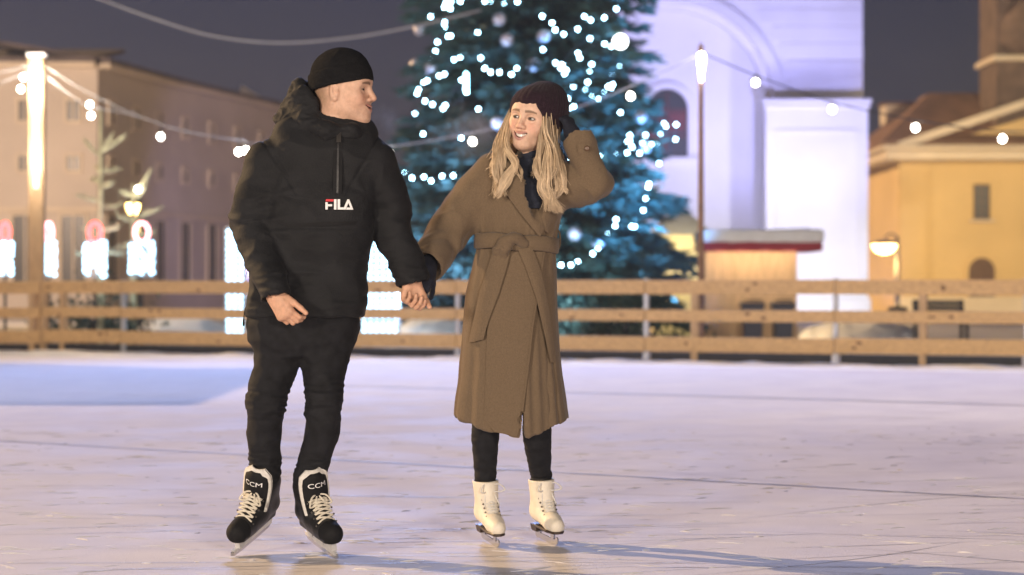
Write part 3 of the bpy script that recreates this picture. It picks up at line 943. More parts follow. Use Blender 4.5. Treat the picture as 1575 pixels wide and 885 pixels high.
# beanie: crown and folded brim
BN = Field(*[np.arange(man_head.o[i] - .20, man_head.o[i] + .22, .0038) for i in range(3)])
hm = man_head.M @ np.array(Matrix.Rotation(R(-8), 3, 'Y'))
BN.ell(man_head.W(-.006, 0, .058), np.array((.1095, .088, .098)) * 1.10, hm)
BN.rbox(man_head.W(0, 0, -.068), (.3, .3, .104), hm, .004, .004, cut=True)
BN.ell(man_head.W(-.008, 0, .03), np.array((.100, .077, .088)) * 1.10, hm, cut=True)
def ribs(head, hmm, n, amp, z0=-9):
    def f(v, N):
        q = (v - head.o) @ hmm
        a = np.arctan2(q[:, 1], q[:, 0])
        return amp * np.abs(np.sin(a * n)) + .0012 * vnoise(v * 45, 5)
    return f
cap = BN.build("beanie", M_KNIT, man, disp=ribs(man_head, hm, 44, .0016))
BR = Field(*[np.arange(man_head.o[i] - .20, man_head.o[i] + .22, .0038) for i in range(3)])
BR.ell(man_head.W(-.006, 0, .040), np.array((.1165, .094, .12)) * 1.10, hm)
BR.rbox(man_head.W(0, 0, -.064), (.3, .3, .092), hm, .006, .006, cut=True)
BR.rbox(man_head.W(0, 0, .168), (.3, .3, .096), hm, .006, .006, cut=True)
BR.ell(man_head.W(-.008, 0, .034), np.array((.1005, .078, .12)) * 1.10, hm, cut=True)
BR.build("brim", M_KNIT, cap, disp=ribs(man_head, hm, 44, .0016))

# jacket: body, sleeves, stand collar
J = Field(np.arange(-1.16, -.28, .006), np.arange(7.12, 7.80, .006), np.arange(.88, 1.78, .006))
sec = lambda py, l, r, ry, dy=.02: (m(0, py)[2], (m(l, 0)[0] + m(r, 0)[0]) / 2, DM + dy, (r - l) / 800., ry)
J.loft([sec(197, 452, 552, .085), sec(209, 432, 566, .115), sec(228, 412, 584, .13), sec(262, 396, 588, .145), sec(320, 390, 580, .16), sec(380, 388, 566, .165), sec(440, 382, 562, .165), sec(476, 378, 560, .16), sec(492, 379, 558, .155)], .05, n=2.5)
J.chain([m(414, 250, 0), elR + (0, 0, .06), elR, wrR + (0, .0, .015)], (.084, .081, .078, .060), .022, sub=3)
J.chain([m(573, 249, .02), elL + (-.004, 0, .06), elL, wrL + (0, 0, .01)], (.086, .084, .080, .062), .022, sub=3)
J.cone(m(455, 211, .02), m(500, 198, .02), .09, .085, .04)
J.cone(m(548, 212, .02), m(518, 197, .02), .085, .082, .04)
# armpit gap on his left stays open
J.rbox(m(0, 530)[0:3] * 0 + np.array((m(470, 0)[0], DM, m(0, 505)[2])), (.3, .3, .045), None, .004, .006, cut=True)
J.cone(wrR + nrm(wrR - elR) * .012, wrR + nrm(wrR - elR) * .09, .052, .055, .004, cut=True)
J.cone(wrL + nrm(wrL - elL) * .012, wrL + nrm(wrL - elL) * .09, .054, .057, .004, cut=True)
J.loft([(m(0, 205)[2], m(516, 0)[0], DM + .015, .072, .068), (m(0, 160)[2], m(520, 0)[0], DM + .015, .085, .085)], .01, cut=True)
def jw(c, r): return gw(c, r)
jd = fold_disp([(.0085, (4.5, 4.5, 5.5), 1, None), (.0018, (11, 11, 15), 2, None), (.006, (5, 5, 16), 9, jw(m(480, 420, -.1), (.2, .3, .2))),
                (.012, (6, 6, 15), 3, jw(elR, (.12, .2, .13))), (.012, (6, 6, 15), 4, jw(elL, (.12, .2, .13))),
                (.007, (8, 8, 34), 5, jw(wrR, (.1, .2, .09))), (.007, (8, 8, 34), 6, jw(wrL, (.1, .2, .09))),
                (.006, (5, 5, 26), 8, jw(m(470, 470), (.25, .3, .05)))])
def jd2(v, N):
    o = jd(v, N)
    for sh_, el_ in ((m(424, 250, 0), elR), (m(562, 249, .02), elL)):      # armhole seams
        ax_ = nrm(nrm(el_ - sh_) + np.array((-.9 if sh_[0] < m(500, 0)[0] else .9, 0, .2)))
        pl_ = (v - sh_) @ ax_
        o -= .0055 * np.exp(-(pl_ / .0055) ** 2) * (np.linalg.norm(v - sh_, axis=1) < .21)
    for z_ in (m(0, 352)[2],):                                             # panel seam under the chest flap
        o -= .004 * np.exp(-((v[:, 2] - z_) / .005) ** 2) * (np.abs(v[:, 0] - m(498, 0)[0]) < .17) * (v[:, 1] < 7.5)
    # creases fanning from the armpits
    for c_, s_ in ((m(425, 300, -.1), 1), (m(562, 300, -.1), -1)):
        q_ = v - c_; d_ = np.linalg.norm(q_[:, [0, 2]], axis=1); an_ = np.arctan2(q_[:, 2], s_ * q_[:, 0])
        o += .0024 * np.sin(an_ * 7 + 2 * vnoise(v * 6, 14)) * np.exp(-((d_ - .09) / .07) ** 2) * (v[:, 1] < 7.5)
    return o
jacket = J.build("jacket", M_JACKET, man, disp=jd2)
# hood lying behind the neck: a bag with a thick rim, open towards the head
Hd = Field(np.arange(-.98, -.55, .005), np.arange(7.30, 7.80, .005), np.arange(1.56, 1.90, .005))
Hd.ell(m(478, 172, .07), (.105, .13, .125), np.array(Matrix.Rotation(R(-18), 3, 'Y')))
Hd.cone(m(440, 190, .02), m(500, 200, -.09), .045, .030, .05); Hd.cone(m(475, 150, .10), m(468, 135, .05), .05, .03, .05)
Hd.cone(m(500, 203, -.09), m(540, 203, -.075), .024, .022, .04)
Hd.cone(m(558, 200, .0), m(540, 203, -.075), .022, .022, .03)
Hd.ell(m(508, 140, .05), (.105, .105, .14), np.array(Matrix.Rotation(R(-14), 3, 'Y')), .02, cut=True)
Hd.ell(man_head.W(-.02, 0, -.04), (.09, .085, .13), None, .01, cut=True)
Hd.build("hood", M_JACKET, jacket, disp=fold_disp([(.007, (9, 9, 14), 21, None), (.004, (20, 20, 34), 22, None)]))
def jpoly(pts): return [(m(a, b)[0], m(a, b)[2]) for a, b in pts]
def on_jacket(name, pts, mt, off=.005, th=.004, step=.006, parent=None):
    return drape(J, jpoly(pts), off, th, step).build(name, mt, parent or jacket)
on_jacket("chest_panel", [(432, 300), (440, 304), (500, 308), (560, 306), (568, 302), (568, 334), (556, 341), (500, 343), (450, 346), (428, 336)], M_JACKET, .0035, .006)
on_jacket("pocket_flap", [(428, 337), (450, 347), (500, 344), (556, 342), (568, 335), (567, 341), (556, 347), (500, 350), (450, 352), (427, 343)], M_TRIM, .010, .006)
on_jacket("zip_placket", [(518, 192), (531, 193), (530, 302), (517, 302)], M_TRIM, .0085, .007)
on_jacket("zip", [(523, 196), (526, 196), (525.5, 300), (522.5, 300)], M_BOOT, .0115, .004)
on_jacket("zip_pull", [(522, 200), (528, 200), (528.5, 222), (521.5, 222)], M_HOOK, .015, .004)
# chest lettering: blocky white capitals, a red bar on the F
def block(pts, x0, mt, y0=324.5, h=17.0):
    on_jacket("logo_letter", [(x0 + a * h, y0 - b * h) for a, b in pts], mt, .0195, .004, .004)
def block_bars():
    h = 16.0; y0 = 325.0
    block([(0, 0), (.22, 0), (.22, .30), (.62, .30), (.62, .50), (.22, .50), (.22, .68), (0, .68)], 506.5, M_WHITE, y0, h)
    block([(0, .76), (.74, .76), (.78, .97), (.06, .97)], 506.5, M_RED, y0, h)
    block([(0, 0), (.23, 0), (.23, .97), (0, .97)], 519.3, M_WHITE, y0, h)
    block([(0, 0), (.62, 0), (.62, .21), (.23, .21), (.23, .97), (0, .97)], 524.6, M_WHITE, y0, h)
    block([(0, 0), (.24, 0), (.50, .62), (.60, .38), (.66, .21), (.36, .21), (.28, 0), (.95, 0), (.58, .97), (.40, .97)], 532.6, M_WHITE, y0, h)
block_bars()
cord = MB().tube(smooth_path([m(377, 474, -.02), m(375.5, 484, -.03), m(375, 492, -.03)], 4), .0022, 6).tube([m(375, 491, -.03), m(374.5, 502, -.03)], .0042, 6)
cord.build("hem_drawcord", M_TRIM, jacket, smooth=True)
# trousers
Tr = Field(np.arange(-1.12, -.55, .0055), np.arange(7.26, 7.76, .006), np.arange(.24, 1.06, .0055))
Tr.loft([(m(0, 465)[2], m(468, 0)[0], DM + .02, .195, .135), (m(0, 500)[2], m(464, 0)[0], DM + .02, .205, .14), (m(0, 525)[2], m(464, 0)[0], DM + .02, .195, .13), (m(0, 545)[2], m(463, 0)[0], DM + .02, .14, .10)], .03, n=2.4)
Tr.chain([m(426, 505, .02), m(424, 560, 0), m(410, 612, -.03), m(409, 632, -.03), m(406, 665, .0), anR + (0, 0, .03), anR], (.102, .083, .074, .069, .064, .057, .055), .05, sub=4)
Tr.chain([m(506, 505, .02), m(500, 560, -.01), m(498, 606, -.05), m(496, 628, -.05), m(495, 665, -.03), anL + (.012, 0, .03), anL], (.100, .083, .069, .067, .065, .055, .053), .05, sub=4)
td = fold_disp([(.005, (9, 9, 12), 31, None), (.008, (7, 7, 42), 32, jw(m(411, 618, -.05), (.14, .2, .055))), (.009, (7, 7, 42), 33, jw(m(497, 612, -.07), (.14, .2, .06))),
                (.007, (8, 8, 50), 34, jw(m(404, 715, 0), (.1, .2, .05))), (.007, (8, 8, 50), 35, jw(m(486, 718, -.04), (.1, .2, .05))), (.006, (14, 14, 9), 36, jw(m(464, 540, -.05), (.12, .2, .08)))])
Tr.build("trousers", M_JEANS, man, disp=td)
hockey_skate(man, oR, MR, 1)
hockey_skate(man, oL, ML, 2)
# ================================================================== the woman
DW = 7.8
def q(px, py, dy=0.0): return P(px, py, DW + dy)
WOM_O = np.array((P(788, 0, DW)[0], DW, 0.0))
whead = Head(q(821.5, 186, .0), frame(yaw=-26, pitch=2, roll=-10), 1.09, True, .85)
shA, elA, wrA = q(757, 268, 0), q(704, 338, .0), q(659, 404, -.17)        # her right arm, down to the man's hand
shB, elB, wrB = q(862, 272, .02), q(913, 283, -.03), q(884, 216, -.05)      # her left arm, raised to the hat
S = Field(axis((-.50, -.34, .004), (-.34, -.06, .010), (-.06, .145, .0026), (.145, .40, .005)), axis((7.54, 7.62, .008), (7.62, 7.92, .0028), (7.92, 8.02, .010)),
          axis((.08, .92, .012), (.92, 1.18, .004), (1.18, 1.48, .010), (1.48, 1.88, .0026)))
whead.grow(S)
S.loft([(q(0, 240)[2], q(812, 0)[0], 7.82, .06, .055), (q(0, 258)[2], q(811, 0)[0], 7.82, .13, .07), (q(0, 300)[2], q(803, 0)[0], 7.82, .15, .09), (q(0, 372)[2], q(795, 0)[0], 7.82, .11, .08), (q(0, 470)[2], q(788, 0)[0], 7.82, .15, .09), (q(0, 530)[2], q(787, 0)[0], 7.82, .14, .085)], .03)
S.cone(whead.W(-.035, 0, -.13), q(811, 265, .02), .054, .06, .03)
S.chain([shA, elA, wrA], (.045, .036, .026), .03); S.chain([shB, elB, wrB], (.045, .036, .026), .03)
hdA = nrm(q(645, 462, -.37) - wrA)
GA = dict(curl=(30, 45, 35), spread=3, sc=.95, thumb=(.5, .35))
gdA = (wrA + hdA * .030, hdA, (.15, -.95, -.2), (1, .1, 0))
hand_prims(S, *gdA, fat=.80, **GA)
hdB = nrm(q(871, 182, -.03) - wrB)
GB = dict(curl=(30, 42, 30), spread=5, sc=.92, thumb=(.45, .30))
gdB = (wrB + hdB * .012, hdB, (.80, -.55, .25), (.3, 1, 0))
hand_prims(S, *gdB, fat=.80, **GB)
MA, MB_ = frame(17, -4, 3), frame(20, -3, 3)
oA = q(766, 843, -.09) - MA @ np.array((.130, 0, 0)); oB = q(856, 838, -.03) - MB_ @ np.array((.130, 0, 0))
for o_, M_ in ((oA, MA), (oB, MB_)): o_[2] = -min((M_ @ np.array((f_, 0, 0)))[2] for f_ in (-.09, .10)) + .001
anA, anB = [o_ + M_ @ np.array((-.022, 0, .25)) for o_, M_ in ((oA, MA), (oB, MB_))]
for h_, k_, a_ in ((q(757, 500, .02), q(750, 612, -.01), anA), (q(822, 500, .02), q(826, 612, -.01), anB)): S.chain([h_, k_, a_], (.075, .046, .033), .03)
for o_, M_, an in ((oA, MA, anA), (oB, MB_, anB)):
    A = o_ + M_ @ np.array((-.02, 0, .19)); T = o_ + M_ @ np.array((.11, 0, .085)); Hl = o_ + M_ @ np.array((-.04, 0, .105))
    S.cone(an, A, .034, .032, .02); S.chain([A, o_ + M_ @ np.array((.02, 0, .100)), T], (.028, .024, .020), .015); S.cone(A, Hl, .028, .024, .02)
woman = S.build("person", M_SKIN, None, color=lambda v: np.where((v[:, 2] < .5)[:, None], np.array((.012, .012, .013)), whead.colors(v, (.61, .405, .295), (.45, .235, .20), (.13, .075, .04), (.60, .26, .19))), loc=WOM_O)
WLOC[woman.name] = WOM_O
tag(woman, "laughing blonde woman in long camel coat and dark beanie, one gloved hand at her hat", "person")
whead.eyes(woman, (1, -.28, -.02), (.045, .04, .035))
# teeth: upper row in the smile
tb = MB()
for t in np.linspace(-1, 1, 9):
    c = whead.W(.0935 - .0130 * t * t, t * .0215, -.0640 + .0075 * t * t)
    tb.box(c, np.array((.005, .0053, .0105 - .004 * t * t)) * 1.09, whead.M @ np.array(Matrix.Rotation(R(38 * t), 3, 'Z')), .001)
tb.build("teeth", M_TEETH, woman)
# ribbed beanie, pulled back on the head
hw = whead.M @ np.array(Matrix.Rotation(R(-14), 3, 'Y'))
hcut = whead.M @ np.array(Matrix.Rotation(R(-20), 3, 'Y'))
hwc = whead.W(-.012, 0, .036)
BN = Field(*[np.arange(whead.o[i] - .22, whead.o[i] + .22, .0030) for i in range(3)])
hc = lambda f, s_, u: hwc + hw @ np.array((f, s_, u))
BN.ell(hc(0, 0, 0), (.129, .106, .098), hw); BN.ell(hc(-.048, .012, .062), (.082, .074, .074), hw, .07)
BN.cone(hc(-.04, 0, -.02), hc(-.045, 0, -.070), .088, .082, .05)
BN.rbox(whead.W(0, 0, -.011) - hcut[:, 2] * .2, (.4, .3, .2), hcut, .006, .005, cut=True)
BN.ell(whead.W(-.012, 0, .036), np.array((.106, .083, .090)) * 1.09, whead.M, cut=True)
def wr(v, N):
    p = (v - hwc) @ hw
    a = np.arctan2(p[:, 1], p[:, 0] + .02)
    return .0018 * np.abs(np.sin(a * 20 + .4 * p[:, 2] * 20)) * np.clip((p[:, 2] + .02) / .03, .25, 1) + .0015 * vnoise(v * 30, 4)
beanie = BN.build("beanie", M_KNIT2, woman, disp=wr)
# gloves
for w_, kw in ((gdA, GA), (gdB, GB)):
    lo = np.minimum(w_[0] - .15, w_[0] + np.array(w_[1]) * .25 - .10); hi = np.maximum(w_[0] + .15, w_[0] + np.array(w_[1]) * .25 + .10)
    G = Field(*[np.arange(lo[i], hi[i], .003) for i in range(3)])
    hand_prims(G, *w_, fat=1.06, **kw)
    G.cone(w_[0] - np.array(w_[1]) * .06, w_[0] + np.array(w_[1]) * .02, .036, .032, .02)
    G.build("glove", M_GLOVE, woman)
# roll-neck jumper
T = Field(np.arange(-.12, .20, .005), np.arange(7.60, 8.0, .005), np.arange(1.34, 1.66, .005))
T.chain([whead.W(-.024, 0, -.098), q(812, 262, .01), q(813, 300, -.01)], (.060, .066, .075), .02)
T.chain([q(812, 262, .0), q(818, 330, -.05)], (.066, .06), .03)
T.cone(whead.W(-.024, 0, -.13), whead.W(-.010, 0, -.05), .050, .052, .004, cut=True)
T.ell(whead.W(.03, 0, -.02), np.array((.085, .07, .088)) * 1.09, whead.M, .004, cut=True)
T.build("rollneck_jumper", M_NAVY, woman, disp=fold_disp([(.003, (6, 6, 40), 61, None)]))
# leggings
Lg = Field(np.arange(-.22, .20, .005), np.arange(7.64, 8.0, .005), np.arange(.22, .86, .005))
Lg.chain([q(752, 560, .02), q(749, 640, -.01), q(746, 680, .0), anA + (0, 0, .02), anA + (0, 0, -.02)], (.075, .058, .053, .041, .036), 0, sub=3)
Lg.chain([q(824, 560, .02), q(826, 640, -.01), q(826.5, 680, .0), anB + (0, 0, .02), anB + (0, 0, -.02)], (.075, .058, .054, .041, .036), 0, sub=3)
Lg.build("leggings", M_JEANS, woman, disp=fold_disp([(.003, (9, 9, 20), 41, None), (.006, (8, 8, 60), 42, gw(q(743, 738), (.3, .3, .035)))]))
figure_skate(woman, oA, MA, 3); figure_skate(woman, oB, MB_, 4)

# ---- the coat: one hollow garment
C = Field(np.arange(-.52, .46, .0062), np.arange(7.48, 8.06, .0062), np.arange(.42, 1.66, .0062))
secw = lambda py, l, r, ry, dy=.02: (q(0, py)[2], (q(l, 0)[0] + q(r, 0)[0]) / 2, DW + dy, (r - l) / 2 / 384.6, ry)
hemf = lambda X, Y: q(0, 641)[2] - .070 * np.clip(1 - ((X - q(800, 0)[0]) / .235) ** 2, 0, 1) * np.clip((7.9 - Y) / .25, 0, 1) + .0 * Y
body_secs = [secw(244, 782, 842, .075), secw(254, 752, 868, .105), secw(280, 740, 876, .135), secw(320, 737, 866, .140), (secw(350, 735, 858, .132)), secw(375, 736, 855, .125), secw(395, 730, 857, .13), secw(450, 717, 859, .145), secw(510, 713, 861, .155), secw(580, 709, 867, .165), secw(640, 702, 876, .172), secw(690, 699, 881, .175)]
C.loft(body_secs, .04, n=2.25, bot=hemf)
C.chain([q(762, 268, .01), q(735, 296, 0), q(704, 336, -.01), q(680, 372, -.06), wrA + (.004, 0, .0)], (.088, .082, .079, .078, .074), .05, sub=3)
C.chain([q(852, 280, .03), q(884, 284, 0), q(914, 281, -.03)], (.095, .090, .068), .05, sub=3)
C.chain([q(916, 282, -.045), q(902, 250, -.05), wrB + (.008, -.01, .012)], (.064, .061, .062), .006)
C.cone(q(918, 284, -.03), q(926, 284, -.025), .052, .040, .03)
# hollow: skirt, cuffs, neck
C.loft([(z, cx, cy, max(.02, rx - .014), max(.02, ry - .014)) for z, cx, cy, rx, ry in body_secs if z < q(0, 470)[2]] + [(q(0, 470)[2], q(788, 0)[0], 7.82, .11, .07)], 0, cut=True, n=2.25)
dA = nrm(wrA - q(680, 372, -.06)); C.cone(wrA + dA * .05, wrA + dA * .16, .066, .072, .004, cut=True)
dB = nrm(wrB - q(901, 252, -.035)); C.cone(wrB + dB * .035, wrB + dB * .14, .054, .058, .004, cut=True)
C.chain([q(812, 250, .0), q(813, 205, .0)], (.062, .085), .01, cut=True)
C.chain([q(813, 262, -.03), q(819, 300, -.075), q(831, 345, -.12)], (.070, .046, .008), .012, cut=True)
C.put(lambda X, Y, Z: np.maximum(np.maximum(np.abs(X - (q(804.5, 0)[0])) - (.004 + .10 * np.clip(q(0, 628)[2] - Z, 0, 1)), Y - 7.75), Z - q(0, 630)[2]) + 0 * X, (-.05, 7.5, .4), (.15, 7.78, .62), 0, cut=True)
def coat_disp(v, N):
    # hanging folds: long vertical ridges below the belt, loose creases on the sleeves
    z0 = q(0, 385)[2]
    a = np.arctan2(v[:, 1] - 7.82, v[:, 0] - q(790, 0)[0])
    dn = np.clip((z0 - v[:, 2]) / .55, 0, 1)
    o = .017 * dn * vnoise(np.stack([a * 3.2, v[:, 2] * .9, 0 * a], 1), 51) + .007 * dn * vnoise(np.stack([a * 8, v[:, 2] * 1.5, 0 * a], 1), 52)
    near_belt = np.exp(-((v[:, 2] - q(0, 373)[2]) / .085) ** 2)
    o += .006 * near_belt * vnoise(np.stack([a * 14, v[:, 2] * 5, 0 * a], 1), 53)
    arm = np.clip((np.abs(v[:, 0] - q(800, 0)[0]) - .19) / .05, 0, 1) * (v[:, 2] > z0)
    o += arm * .0075 * (1 - 2 * np.abs(fbm(v * np.array((8, 8, 8)), 54, 2)))
    o += .0035 * fbm(v * 7, 55, 2)
    return o
coat = C.build("coat", M_COAT, woman, disp=coat_disp)
def cpoly(pts): return [(q(a, b)[0], q(a, b)[2]) for a, b in pts]
def on_coat(name, pts, mt=M_COAT, off=.006, th=.006, step=.007, parent=None, soft=0):
    return drape(C, cpoly(pts), off, th, step, soft).build(name, mt, parent or coat, smooth=False)
# broad lapels and the collar
on_coat("lapel", [(768, 240), (783, 236), (800, 262), (818, 300), (838, 352), (830, 366), (818, 352), (800, 330), (776, 297), (784, 292), (764, 280), (760, 262)], off=.018, th=.010, soft=.006)
on_coat("lapel", [(852, 246), (862, 262), (861, 300), (858, 318), (852, 338), (842, 360), (833, 352), (826, 330), (832, 300), (838, 262), (842, 244)], off=.014, th=.010, soft=.006)
# the overlapping front edge that runs down from the wrap to the slit
on_coat("front_panel", [(758, 388), (838, 388), (830, 440), (820, 500), (812, 570), (803, 640), (795, 667), (760, 660), (745, 640), (750, 500)], off=.010, th=.005, step=.012)
on_coat("front_edge_seam", [(835, 388), (838, 388), (830, 440), (820, 500), (812, 570), (803, 640), (801, 655), (798, 655), (800, 640), (809, 570), (817, 500), (827, 440)], off=.0125, th=.004)
# sleeve seam strap with a button on the raised cuff
strap = C  # cuff tab lies on the raised forearm
on_coat("cuff_tab", [(886, 226), (906, 221), (908, 236), (888, 242)], off=.006, th=.005, step=.005)
bt = q(901, 232, 0); by = C.front([bt[0]], [bt[2]])[0]
MB().lathe([(.004, -.002), (.010, -.002), (.0112, 0), (.009, .0025), (.004, .0018)], (bt[0], by - .013, bt[2]), 14, np.array(Matrix.Rotation(R(90), 3, 'X'))).build("cuff_button", mat("horn_button", (.09, .045, .02), .35, .2), coat, smooth=True)
# belt: a band round the waist, a flat knot, two long tails
bz = [q(0, p)[2] for p in (362, 366, 374, 382, 386)]
mb = MB(); nseg = 72; vv = []; ff = []
for k in range(nseg):
    a = 2 * math.pi * k / nseg
    # sample the coat's own outline at belt height by marching outwards
    dirx, diry = math.cos(a), math.sin(a)
    cx, cy = q(795, 0)[0], 7.82
    zc = q(0, 374)[2]
    rr_ = np.linspace(.02, .22, 120)
    ix = np.clip(np.searchsorted(C.a[0], cx + rr_ * dirx), 0, len(C.a[0]) - 1); iy = np.clip(np.searchsorted(C.a[1], cy + rr_ * diry), 0, len(C.a[1]) - 1); iz = np.searchsorted(C.a[2], zc)
    dd = C.v[ix, iy, iz]
    out_i = np.where((dd[:-1] < 0) & (dd[1:] >= 0))[0]
    r0 = rr_[out_i[0]] if len(out_i) else .14
    r0 = min(r0, .185)
    vv.append(r0)
vv = np.array(vv); vv = np.convolve(np.concatenate([vv[-3:], vv, vv[:3]]), np.ones(7) / 7, 'valid')
V = []
for k in range(nseg):
    a = 2 * math.pi * k / nseg
    tilt = .010 * math.cos(a) * -1
    for (dz, dr) in ((-.032, .006), (-.028, .014), (0, .017), (.028, .014), (.032, .006), (0, -.006)):
        r_ = vv[k] + dr + .002 * math.sin(a * 9 + dz * 60)
        V.append((q(795, 0)[0] + r_ * math.cos(a), 7.82 + r_ * math.sin(a), q(0, 374)[2] + dz + tilt + .003 * math.sin(a * 5)))
for k in range(nseg):
    for j in range(6):
        ff.append((k * 6 + j, ((k + 1) % nseg) * 6 + j, ((k + 1) % nseg) * 6 + (j + 1) % 6, k * 6 + (j + 1) % 6))
belt = mb.add(V, ff).build("belt", M_COAT, coat, smooth=True)
on_coat("belt_tail", [(762, 376), (786, 382), (780, 410), (768, 450), (752, 492), (744, 521), (721, 527), (727, 500), (738, 450), (752, 408)], off=.022, th=.010, parent=belt, soft=.004)
on_coat("belt_tail", [(796, 384), (818, 382), (832, 420), (843, 470), (850, 520), (853, 557), (846, 556), (836, 510), (824, 458), (808, 412)], off=.020, th=.010, parent=belt, soft=.004)
kn = Field(np.arange(-.16, .12, .004), np.arange(7.55, 7.80, .004), np.arange(1.12, 1.32, .004))
yk = 7.82 - .125 - .022
kpt = lambda px, py, dy=0: np.array((q(px, 0)[0], yk + dy, q(0, py)[2]))
kn.chain([kpt(764, 388, .012), kpt(776, 374, -.012), kpt(792, 368, -.008), kpt(806, 376, .012)], (.018, .023, .022, .018), 0, sub=3)
kn.chain([kpt(790, 366, .0), kpt(780, 380, -.012), kpt(774, 398, .012)], (.017, .021, .016), .006, sub=3)
kn.build("knot", M_COAT, belt, disp=fold_disp([(.004, (12, 12, 30), 57, None)]))
lp = MB().tube(smooth_path([q(856, 352, .0), q(861, 360, .0), q(861, 378, .0), q(856, 388, 0)], 4), .0035, 6); lp.build("belt_loop", M_COAT, coat, smooth=True)
# ---- hair: long loose waves either side of the face and behind
HV = Field(np.arange(-.22, .26, .005), np.arange(7.58, 8.02, .005), np.arange(1.28, 1.84, .005))
hv = []
rh = random.Random(5)
def lock(root, pts, n, spread, r0, seed):
    """a bundle of n fine strands from root through pts: they share the lock's wave and fray towards the tips"""
    rl = random.Random(seed)
    n = int(n * 3.4); r0 *= .46
    subs = [(rl.random() * 6.28, math.sqrt(rl.random()), rl.uniform(-1.1, 1.1), rl.uniform(.72, 1.15)) for _ in range(max(3, n // 22))]
    for i in range(n):
        sa, sr, sph, sdk = subs[i % len(subs)]
        ox, oy = sr * math.cos(sa) + rl.gauss(0, .13), sr * math.sin(sa) + rl.gauss(0, .13)
        if rl.random() < .07: ox, oy = ox * 1.5, oy * 1.5
        a = math.atan2(oy, ox); rad = math.hypot(ox, oy)
        off = np.array((math.cos(a), math.sin(a) * .8, rl.uniform(-.3, .3))) * rad
        path = [np.array(root) + off * spread * .6]; ph = rl.uniform(-.25, .25) + sph
        for j, p_ in enumerate(pts):
            g_ = (j + 1) / len(pts)
            wv = math.sin(j * 1.9 + seed * 1.3 + ph) * .024 * g_
            twist = a + g_ * 2.2
            o2 = np.array((math.cos(twist), math.sin(twist) * .8, off[2] / max(.1, rad))) * rad
            path.append(np.array(p_) + o2 * spread * (.95 - .25 * g_) + np.array((wv, wv * .4, rl.uniform(-.012, .012) * g_)))
        if rl.random() < .25: path = path[:-1]
        if rl.random() < .08: path[-1] = path[-1] + np.array((rl.uniform(-.03, .03), 0, .01))
        sp = smooth_path(path, 7)
        m_ = len(sp)
        t = np.linspace(0, 1, m_)
        rr_ = r0 * rl.uniform(.6, 1.2) * (1 - .8 * t ** 3)
        base = (np.array((.64, .49, .32)) * rl.uniform(.75, 1.2) if rl.random() > .28 else np.array((.22, .14, .07)) * rl.uniform(.7, 1.2)) * sdk
        tip = np.array((.66, .51, .34)) * rl.uniform(.8, 1.15)
        yield sp, rr_, base[None] * (1 - t[:, None]) + tip[None] * t[:, None]
hb = MB(); hcols = []
def add_lock(*a):
    for sp, rr_, cc in lock(*a):
        hb.tube(sp, rr_, 4, cap=False); hcols.append(np.repeat(cc, 4, 0))
tp = lambda f, s_, u: whead.W(f, s_, u)
# her right side (left in the photograph)
add_lock(tp(.025, -.072, .050), [q(780, 194, -.03), q(776, 216, -.05), q(774, 240, -.10), q(764, 266, -.13), q(770, 298, -.145)], 70, .022, .0042, 1)
add_lock(tp(.020, -.072, .045), [q(778, 202, -.01), q(771, 228, -.05), q(761, 250, -.10), q(749, 263, -.115)], 60, .022, .0042, 2)
add_lock(tp(.032, -.070, .045), [q(782, 204, -.05), q(780, 228, -.08), q(787, 252, -.13), q(779, 278, -.15), q(771, 302, -.155)], 55, .015, .0040, 3)
add_lock(tp(.020, -.074, .02), [q(781, 222, -.04), q(788, 246, -.09), q(799, 266, -.13), q(810, 276, -.14)], 14, .008, .0032, 4)
# her left side
add_lock(tp(.045, .062, .050), [q(838, 200, -.085), q(842, 228, -.085), q(846, 258, -.12), q(838, 290, -.14), q(850, 324, -.145)], 80, .022, .0042, 5)
add_lock(tp(.010, .078, .03), [q(846, 210, -.03), q(854, 238, -.05), q(862, 262, -.09), q(856, 288, -.115), q(846, 306, -.125)], 65, .022, .0042, 6)
add_lock(tp(.050, .058, .050), [q(834, 206, -.09), q(833, 238, -.10), q(828, 266, -.13), q(838, 296, -.145), q(849, 322, -.15)], 55, .014, .0040, 7)
add_lock(tp(.0, .082, .03), [q(850, 205, -.02), q(856, 232, -.03), q(862, 258, -.06), q(857, 280, -.10), q(862, 296, -.11)], 45, .016, .0042, 11)
add_lock(tp(.0, -.082, .03), [q(779, 205, .0), q(772, 232, -.02), q(764, 254, -.06), q(756, 272, -.11)], 40, .016, .0042, 12)
add_lock(tp(.03, .070, .02), [q(836, 230, -.07), q(829, 250, -.10), q(815, 270, -.14)], 14, .007, .0030, 8)
add_lock(tp(-.05, -.03, .0), [q(796, 225, .05), q(782, 254, .05), q(770, 285, .10)], 40, .045, .005, 9)
add_lock(tp(-.05, .04, .0), [q(840, 225, .05), q(850, 254, .05), q(852, 285, .10)], 40, .045, .005, 10)
hair = hb.build("hair", M_HAIR, woman, smooth=True)
set_color(hair.data, np.concatenate(hcols))
